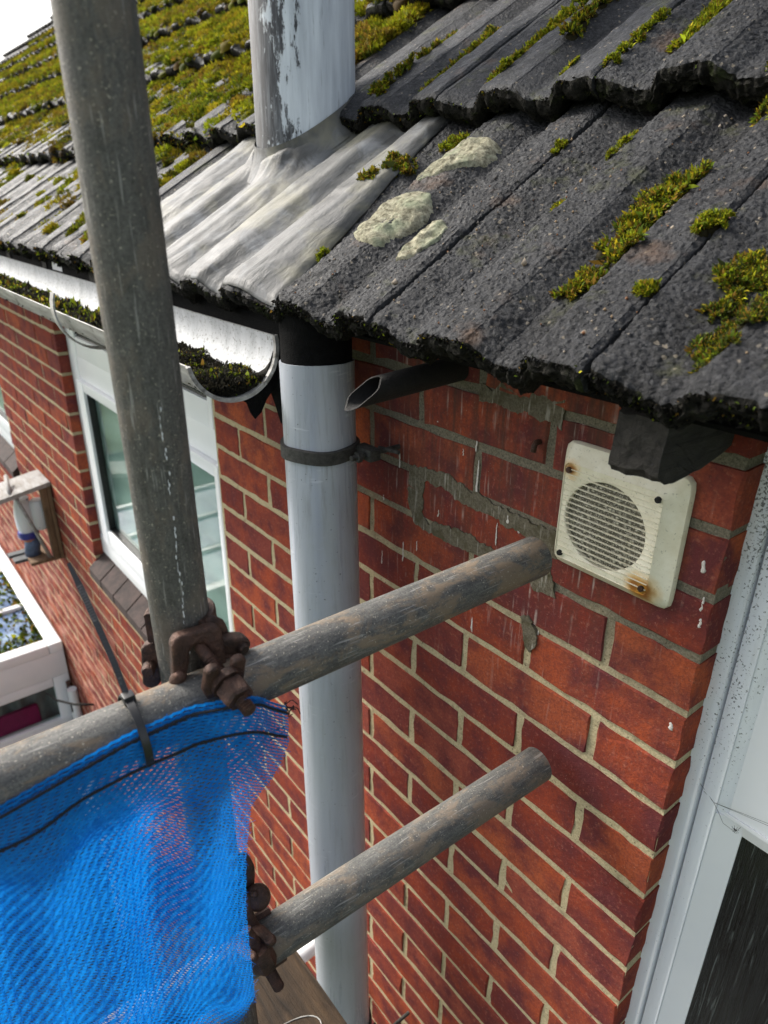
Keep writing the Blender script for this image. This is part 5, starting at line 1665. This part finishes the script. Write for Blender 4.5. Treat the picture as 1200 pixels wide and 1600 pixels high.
def bar(o, name, pts, rs, n=16, steps=8, squash=1.0):
    """a forged bar: smooth path through the points with rounded ends"""
    P = [Vector(p) for p in pts]
    if not isinstance(rs, (list, tuple)): rs = [rs] * len(P)
    Q = []; R_ = []
    for i in range(len(P) - 1):
        p0 = P[max(i - 1, 0)]; p1 = P[i]; p2 = P[i + 1]; p3 = P[min(i + 2, len(P) - 1)]
        for j in range(steps):
            t = j / steps
            Q.append(0.5 * ((2 * p1) + (p2 - p0) * t + (2 * p0 - 5 * p1 + 4 * p2 - p3) * t * t + (3 * p1 - p0 - 3 * p2 + p3) * t ** 3))
            R_.append(rs[i] * (1 - t) + rs[i + 1] * t)
    Q.append(P[-1]); R_.append(rs[-1])
    d0_ = (Q[0] - Q[1]).normalized(); d1_ = (Q[-1] - Q[-2]).normalized()
    pre = [Q[0] + d0_ * R_[0] * math.sin(a_) for a_ in (1.45, 1.1, .7, .35)]; prr = [R_[0] * math.cos(a_) for a_ in (1.45, 1.1, .7, .35)]
    post = [Q[-1] + d1_ * R_[-1] * math.sin(a_) for a_ in (.35, .7, 1.1, 1.45)]; por = [R_[-1] * math.cos(a_) for a_ in (.35, .7, 1.1, 1.45)]
    return MB().tube([tuple(p - o.location) for p in pre + Q + post], prr + R_ + por, n, squash=squash).build(name, M['rust'], o, smooth=True, auto=60)
cp = thing('coupler', 'brown rusty scaffold coupler joining the upright and the upper pole', 'coupler')
ax = st(0.1) - st(-0.1)
ref = Vector((0.55, -0.83, 0))
axa = Vector((.0389, 1, .024))
c = st(-.036)
MB().add(*arcband(c, ax, .0243, .0300, .030, math.radians(70), math.radians(300), ref)).build('saddle', M['rust'], cp, smooth=True, auto=35)
def plate(o, name, outline, origin, eu, ev, en, th, bev=.0022):
    import bmesh
    bm = bmesh.new()
    eu, ev, en = Vector(eu).normalized(), Vector(ev).normalized(), Vector(en).normalized()
    A = [bm.verts.new(Vector(origin) - o.location + eu * a_ + ev * b_ - en * th / 2) for a_, b_ in outline]
    f = bm.faces.new(A)
    ex = bmesh.ops.extrude_face_region(bm, geom=[f])
    bmesh.ops.translate(bm, vec=en * th, verts=[v for v in ex['geom'] if isinstance(v, bmesh.types.BMVert)])
    bmesh.ops.recalc_face_normals(bm, faces=list(bm.faces))
    caps = [f_ for f_ in bm.faces if len(f_.verts) > 4]
    ed = list({e for f_ in caps for e in f_.edges})
    bmesh.ops.bevel(bm, geom=ed, offset=bev, segments=3, affect='EDGES', profile=.55)
    me = bpy.data.meshes.new(name); bm.to_mesh(me); bm.free()
    me.materials.append(M['rust'])
    me.polygons.foreach_set('use_smooth', np.ones(len(me.polygons), dtype=bool)); sharp_edges(me, 40)
    return link(name, me, o)
def arc2(cx, cy, r_, a0, a1, n=6):
    return [(cx + r_ * math.cos(math.radians(a0 + (a1 - a0) * i / n)), cy + r_ * math.sin(math.radians(a0 + (a1 - a0) * i / n))) for i in range(n + 1)]
# forked flap in front of the upright: a bridge plate with two legs and a slot for the bolt
fork = [(-.0235, -.0190)] + [(-.0215, .0060)] + arc2(-.0125, .0100, .0090, 180, 90) + arc2(.0125, .0100, .0090, 90, 0) + [(.0215, .0040), (.0225, -.0190), (.0120, -.0195), (.0085, -.0060)] + arc2(0, -.0010, .0080, 0, 180, 8) + [(-.0085, -.0060), (-.0125, -.0195)]
plate(cp, 'forked_flap', fork, (-.2000, -.4775, -.0375), (0.06, 1, -.05), (-.12, .05, 1), (1, -.10, .12), .0120, .0030)
bar(cp, 'flap_foot', [(-.1960, -.4985, -.0565), (-.1945, -.4970, -.0520)], [.0068, .0060])
bar(cp, 'flap_lip', [(-.212, -.4590, -.0235), (-.212, -.4520, -.0300), (-.210, -.4490, -.0375)], [.0052, .0058, .0045])
ear = arc2(0, .0130, .0085, 200, -20) + arc2(.0010, -.0010, .0135, 40, -40, 5) + arc2(0, -.0150, .0085, 20, -200)
plate(cp, 'hinge_ear', ear, (-.2560, -.4985, -.0740), (.45, .85, 0), (-.08, .12, 1), (.80, -.50, .1), .0100, .0026)
MB().tube([tuple(Vector(p_) - cp.location) for p_ in ((-.2530, -.5010, -.0740), (-.2450, -.5062, -.0732), (-.2428, -.5076, -.0730))], [.0060, .0060, .0046], 18).build('hinge_pin', M['rust'], cp, smooth=True, auto=35)
hb = [(-.0155, -.0075), (-.0155, .0070)] + arc2(.0040, .0000, .0088, 100, -80, 8)
plate(cp, 'hinge_bar', hb, (-.2020, -.4440, -.0470), (.10, 1, -.40), (.1, .40, 1), (1, 0, 0), .0150, .0028)
MB().tube([tuple(Vector(p_) - cp.location) for p_ in ((-.1960, -.4400, -.0485), (-.1900, -.4400, -.0485), (-.1885, -.4400, -.0485))], [.0048, .0048, .0034], 16).build('hinge_pin', M['rust'], cp, smooth=True, auto=35)
MB().add(*arcband(ta(-.452), axa, .0243, .0300, .030, math.radians(100), math.radians(250), Vector((1, 0, 0)))).build('jaw', M['rust'], cp, smooth=True, auto=35)
bolt(cp, (-.2080, -.4765, -.0320), (-.1360, -.4700, -.0560), .0058, (0.72, 0.94), .0128, .0140, (.34, 1.12))
lugp = arc2(-.0115, .0145, .0062, 200, 20) + [(-.0062, .0020)] + arc2(0, -.0010, .0066, 180, 360, 6) + [(.0062, .0020)] + arc2(.0115, .0145, .0062, 160, -20) + [(.0180, -.0050), (.0135, -.0165), (-.0135, -.0165), (-.0180, -.0050)]
plate(cp, 'slotted_lug', lugp, (-.1640, -.4728, -.0470), (-.05, 1, -.08), (.30, .05, 1), (1, .08, -.30), .0080, .0026)
# lower coupler
cp2 = thing('coupler', 'dark rusty scaffold coupler at the lower pole beside the net edge', 'coupler')
MB().add(*arcband(st(-.382), ax, .0243, .0310, .036, math.radians(-70), math.radians(200), ref)).build('saddle', M['rust'], cp2, smooth=True, auto=35)
q1 = tb(-.443)
MB().add(*arcband(q1, Vector((.0659, 1, .0643)), .0243, .0305, .030, math.radians(60), math.radians(240), Vector((1, 0, 0)))).build('jaw', M['rust'], cp2, smooth=True, auto=35)
h0 = Vector((-.208, -.4415, -.3765)); hd_ = (CAM_POS - h0 + Vector((0, 0, -.1))).normalized()
MB().tube([tuple(h0 + hd_ * t) for t in (-.012, -.003, .003, .0065, .008)], [.0132, .0138, .0128, .0098, .003], 26).tube([tuple(h0 + hd_ * t + Vector((0, -.003, .008))) for t in (.004, .0085, .0105)], [.0040, .0036, .0015], 12).build('hinge_cap', M['rust'], cp2, smooth=True, auto=60)
bar(cp2, 'hinge_arm', [(-.214, -.4520, -.3720), (-.203, -.4570, -.3870), (-.197, -.4510, -.4080)], [.0060, .0068, .0060])
bar(cp2, 'hinge_arm', [(-.232, -.4430, -.3380), (-.230, -.4400, -.3560), (-.226, -.4430, -.3800)], [.0055, .0075, .0060])
bolt(cp2, (-.182, -.4690, -.3740), (-.158, -.4500, -.4560), .0060, (0.38, 0.62), .0134, .0150, (.1, 1.0))
plate(cp2, 'slotted_lug', lugp, (-.1795, -.4640, -.3950), (-.10, 1, .15), (1, .1, .30), (.28, .22, -.93), .0080, .0024)

# ---- scaffold board
bd = thing('scaffold_board', 'worn brown scaffold board below the lower pole', 'board', (-0.9, -0.335, -0.965))
mb = MB(); mb.box(.255, 1.4, -.125, .078, -.019, .019, .003)
mb.build('plank', M['board'], bd, smooth=True, auto=40)
mb = MB()
pts = []
for q in range(17):
    an = math.pi * q / 16
    pts.append((.555 + .055 * math.cos(an) * .6, .020 - .05 + .10 * math.sin(an) * .75, .0196))
mb.tube(pts, .0010, 6)
wr_ = thing('loose_wire', 'pale loop of loose wire lying on the scaffold board', 'wire', (-0.9, -0.335, -0.965))
mb.build('loop', M['gutter_out'], wr_, smooth=True)

# ---- cable tie
tie = thing('cable_tie', 'black cable tie round the upper pole with a long upright tail', 'cable tie')
ty = -.5385
cc = ta(ty) + Vector((.0022, -.001, -.0022))
u1 = Vector((1, 0, 0)); axn = Vector((.0389, 1, .024)).normalized(); u1 = (u1 - axn * u1.dot(axn)).normalized(); v1 = axn.cross(u1) * -1
MB().add(*arcband(cc, axn, .0296, .0314, .0062, 0, 2 * math.pi, u1, 48, .0003)).build('loop', M['black'], tie, smooth=True, auto=40)
hd = cc + u1 * -.004 + Vector((0, 0, .0300))
mb = MB(); mb.box(-.0045, .0045, -.0045, .0045, -.003, .0045, .0008, Matrix.Translation(hd)); mb.build('head', M['black'], tie, smooth=True, auto=40)
tail = []
tp = [hd + Vector((0, 0, -.002)), hd + Vector((-.020, -.001, .024)), hd + Vector((-.044, -.003, .050)), hd + Vector((-.064, -.004, .068)), hd + Vector((-.083, -.006, .086))]
# flat ribbed strip
V = []; n = 90
def lerp_path(P, t):
    q = t * (len(P) - 1); i = min(int(q), len(P) - 2); return P[i].lerp(P[i + 1], q - i)
cd = (CAM_POS - tp[2]).normalized()
for i in range(n + 1):
    t = i / n; p = lerp_path(tp, t); d = (lerp_path(tp, min(1, t + .02)) - lerp_path(tp, max(0, t - .02))).normalized()
    w = d.cross(Vector((0.75, -0.35, 0.5))).normalized(); nrm = w.cross(d)
    hw = .0024 if t < .80 else .0024 * (1 - .45 * (t - .80) / .20)
    th = .0007 + (.0003 if (i % 2 and .12 < t < .8) else 0)
    for (a, b) in ((-1, -1), (1, -1), (1, 1), (-1, 1)): V.append(tuple(p + w * hw * a + nrm * th * b))
F = [(i * 4 + k, i * 4 + (k + 1) % 4, (i + 1) * 4 + (k + 1) % 4, (i + 1) * 4 + k) for i in range(n) for k in range(4)] + [(3, 2, 1, 0), (n * 4, n * 4 + 1, n * 4 + 2, n * 4 + 3)]
link('tail', mesh_np('tail', np.array(V), F, [M['black']]), tie)

# ---- debris netting
net = thing('debris_net', 'bright blue knitted debris netting tied to the upper scaffold pole', 'netting', (-0.168, -0.5, -0.07))
HEM = np.array([(-.95, -.176, -.098), (-.80, -.175, -.092), (-.641, -.1700, -.0800), (-.60, -.170, -.0735), (-.553, -.1695, -.0660), (-.50, -.1690, -.0655), (-.475, -.150, -.0590), (-.461, -.143, -.0585), (-.450, -.147, -.0680), (-.435, -.155, -.086), (-.420, -.160, -.101)])   # Y, X, Z
EDGE = np.array([(-.420, -.160, -.101), (-.4225, -.160, -.118), (-.424, -.160, -.134), (-.441, -.160, -.162), (-.466, -.160, -.182), (-.478, -.158, -.238), (-.484, -.158, -.300), (-.486, -.157, -.36), (-.486, -.157, -.429), (-.510, -.160, -.464), (-.525, -.162, -.56), (-.53, -.162, -.75)])
def curve(P, t, smooth=True):
    d = np.r_[0, np.cumsum(np.linalg.norm(np.diff(P, axis=0), axis=1))]; d /= d[-1]
    tt = np.linspace(0, 1, 400)
    C = np.stack([np.interp(tt, d, P[:, k]) for k in range(3)], -1)
    for _ in range(14):
        C[1:-1] = .25 * C[:-2] + .5 * C[1:-1] + .25 * C[2:]
    return np.stack([np.interp(t, tt, C[:, k]) for k in range(3)], -1)
NR, NU = 235, 620
vv = np.linspace(0, 1, NR); uu = np.linspace(0, 1, NU)
def net_S(u, v):
    u = np.asarray(u, float); v = np.asarray(v, float)
    T = curve(HEM, u); R_ = curve(EDGE, v)
    U9 = np.clip((u - .86) / .14, 0, 1)
    Lp = np.stack([np.full_like(v, -.95), np.full_like(v, -.176), -.098 - .32 * v], -1)
    Bp = np.stack([-.95 + .43 * u, np.full_like(u, -.168), -.418 - .332 * u], -1)
    c00 = HEM[0]; c10 = HEM[-1]; c01 = np.array([-.95, -.176, -.418]); c11 = EDGE[-1]
    U = u[..., None]; W = v[..., None]
    P = (1 - W) * T + W * Bp + (1 - U) * Lp + U * R_ - ((1 - U) * (1 - W) * c00 + U * (1 - W) * c10 + (1 - U) * W * c01 + U * W * c11)
    Y, X, Z = P[..., 0], P[..., 1], P[..., 2]
    amp = np.clip((v - .02) / .14, 0, 1)
    X = X + .0045 * np.clip(v / .012, 0, 1) + .004 * np.clip((v - .012) / .05, 0, 1)
    fold = .0080 * np.sin(Y * 58 + Z * 8 + 1.3) + .0040 * np.sin(Y * 112 - Z * 16 + .4) + .0016 * np.sin(Z * 40 + Y * 30)
    lump = .014 * np.exp(-(((Y + .500) / .016) ** 2 + ((Z + .395) / .022) ** 2))
    X = X + amp * fold * (1 - .75 * U9) + lump * (1 - U9)
    Z = Z + .0008 * vnoise(Y, Z, 9, 40) * amp
    return np.stack([X, Y, Z], -1)
Ug, Vg = np.meshgrid(uu, vv)
G = net_S(Ug, Vg)
sp_ = np.linalg.norm(np.gradient(G, axis=0), axis=-1)
arc = np.r_[0, np.cumsum(np.linalg.norm(np.diff(G[90], axis=0), axis=1))]
ph = 2 * math.pi * arc / 0.0042
AV = []; AF = []; n0 = 0
down = np.array([0, 0, -1.0])
rr = np.random.default_rng(2)
for j in range(NR):
    s_ = sp_[j]
    w = s_ * (0.92 + 0.20 * vnoise(G[j, :, 1], G[j, :, 2] * .5, 40, 26) + .16 * vnoise(G[j, :, 1], G[j, :, 2] * 2.4, 41, 120) + .10 * (j % 2))
    hemband = np.clip(1 - (vv[j] / (.038 + .030 * (1 - uu)) - 1) * 8, 0, 1)
    w = w * (1 - hemband) + s_ * 0.98 * hemband
    w = w * (1 - 0.30 * np.clip((uu - .93) / .05, 0, 1))
    w = np.clip(w, .0004, .0050)
    off = .15 * s_ * np.sin(ph * (1.0) + (j % 2) * math.pi + .5 * vnoise(G[j, :, 1], G[j, :, 2], 60, 50)) * (1 - .6 * hemband)
    C = G[j] + off[:, None] * down
    C[:, 0] += .0005 * np.cos(ph * .5 + j)
    a = C - down * w[:, None] * .5; b = C.copy(); b[:, 0] += .0006; c = C + down * w[:, None] * .5
    V = np.stack([a, b, c], 1).reshape(-1, 3)
    i = np.arange(NU - 1)[:, None] * 3
    F = np.concatenate([i + np.array([[0, 1, 4, 3]]), i + np.array([[1, 2, 5, 4]])])
    AV.append(V); AF.append(F + n0); n0 += len(V)
# upright stitches that link the rows
for q in range(0, NU, 9):
    col = G[:, q].copy(); col[:, 0] -= .0004
    zig = .0007 * np.where(np.arange(NR) % 2, 1, -1)
    a = col.copy(); a[:, 1] += zig - .00035; b = col.copy(); b[:, 1] += zig + .00035
    V = np.stack([a, b], 1).reshape(-1, 3); i = np.arange(NR - 1)[:, None] * 2
    AV.append(V); AF.append(i + np.array([[0, 1, 3, 2]]) + n0); n0 += len(V)
org = np.array(net.location)
me = mesh_np('netting', np.concatenate(AV) - org, np.concatenate(AF), [M['net']])
link('netting', me, net, kind='stuff')
# black chain stitched yarns along the hem
def yarn(vf, u0, u1, name):
    mb = MB()
    n = 520
    for s_ in (-1, 1):
        us = np.linspace(u0, u1, n)
        P = net_S(us, np.array([vf(u) for u in us]))
        k = np.arange(n)
        P[:, 2] += s_ * .0011 * np.sin(k * 1.25) ; P[:, 0] += .0012 + .0004 * s_ * np.cos(k * 1.25)
        mb.tube([tuple(p - org) for p in P], .00062, 5)
    mb.build(name, M['black_yarn'], net, smooth=True)
yarn(lambda u: .006 + .006 * (1 - u), .30, .997, 'hem_yarn')
yarn(lambda u: .040 + .028 * (1 - u), .30, .992, 'hem_yarn')
mb = MB()
P = [Vector((-.160, -.4245, -.118)) + Vector((.002 * math.sin(a), .010 * math.cos(a) - .008, .006 * math.sin(a) - .006)) for a in np.linspace(0, 2 * math.pi, 24)]
mb.tube([tuple(Vector(p) - net.location) for p in P], .0006, 5)
r = random.Random(6)
e0 = Vector((-.160, -.4195, -.100))
for q in range(9):
    pts = [e0 + Vector((r.uniform(-.001, .001), r.uniform(-.002, .001), r.uniform(-.004, .004)))]
    for t in range(4):
        pts.append(pts[-1] + Vector((r.uniform(-.002, .002), r.uniform(-.0005, .0045), r.uniform(-.0065, .002))))
    mb.tube([tuple(p - net.location) for p in pts], .00045, 5)
mb.build('frayed_yarn', M['black_yarn'], net, smooth=True)
mb = MB()
tip = Vector((-0.1310, -0.4670, -0.0570))
for q in range(14):
    a = -.4 + q * .26
    u_ = .885 + .0075 * q
    p1 = Vector(net_S(np.array([u_]), np.array([.004]))[0]); p0 = tip + Vector((-.004, .0062 * math.cos(a), .0062 * math.sin(a)))
    m1 = p0.lerp(p1, .5) + Vector((.001, 0, .001))
    mb.tube([tuple(p - net.location) for p in (p0, m1, p1)], .00032, 5)
mb.build('loose_threads', M['net'], net, smooth=True)
# fuzz of broken blue threads along the free edge and hem
mb = MB()
for q in range(150):
    if q < 90:
        p = Vector(net_S(np.array([.999]), np.array([r.uniform(.02, .8)]))[0])
    else:
        p = Vector(net_S(np.array([r.uniform(.45, .99)]), np.array([.001]))[0])
    d = Vector((r.uniform(-.3, 1), r.uniform(-.2, 1), r.uniform(-.8, .8))).normalized() * r.uniform(.002, .006)
    mb.tube([tuple(p - net.location), tuple(p + d * .6 + Vector((0, 0, -.0006)) - net.location), tuple(p + d - net.location)], .00022, 4)
mb.build('stray_fibres', M['net'], net, smooth=True, kind='stuff')
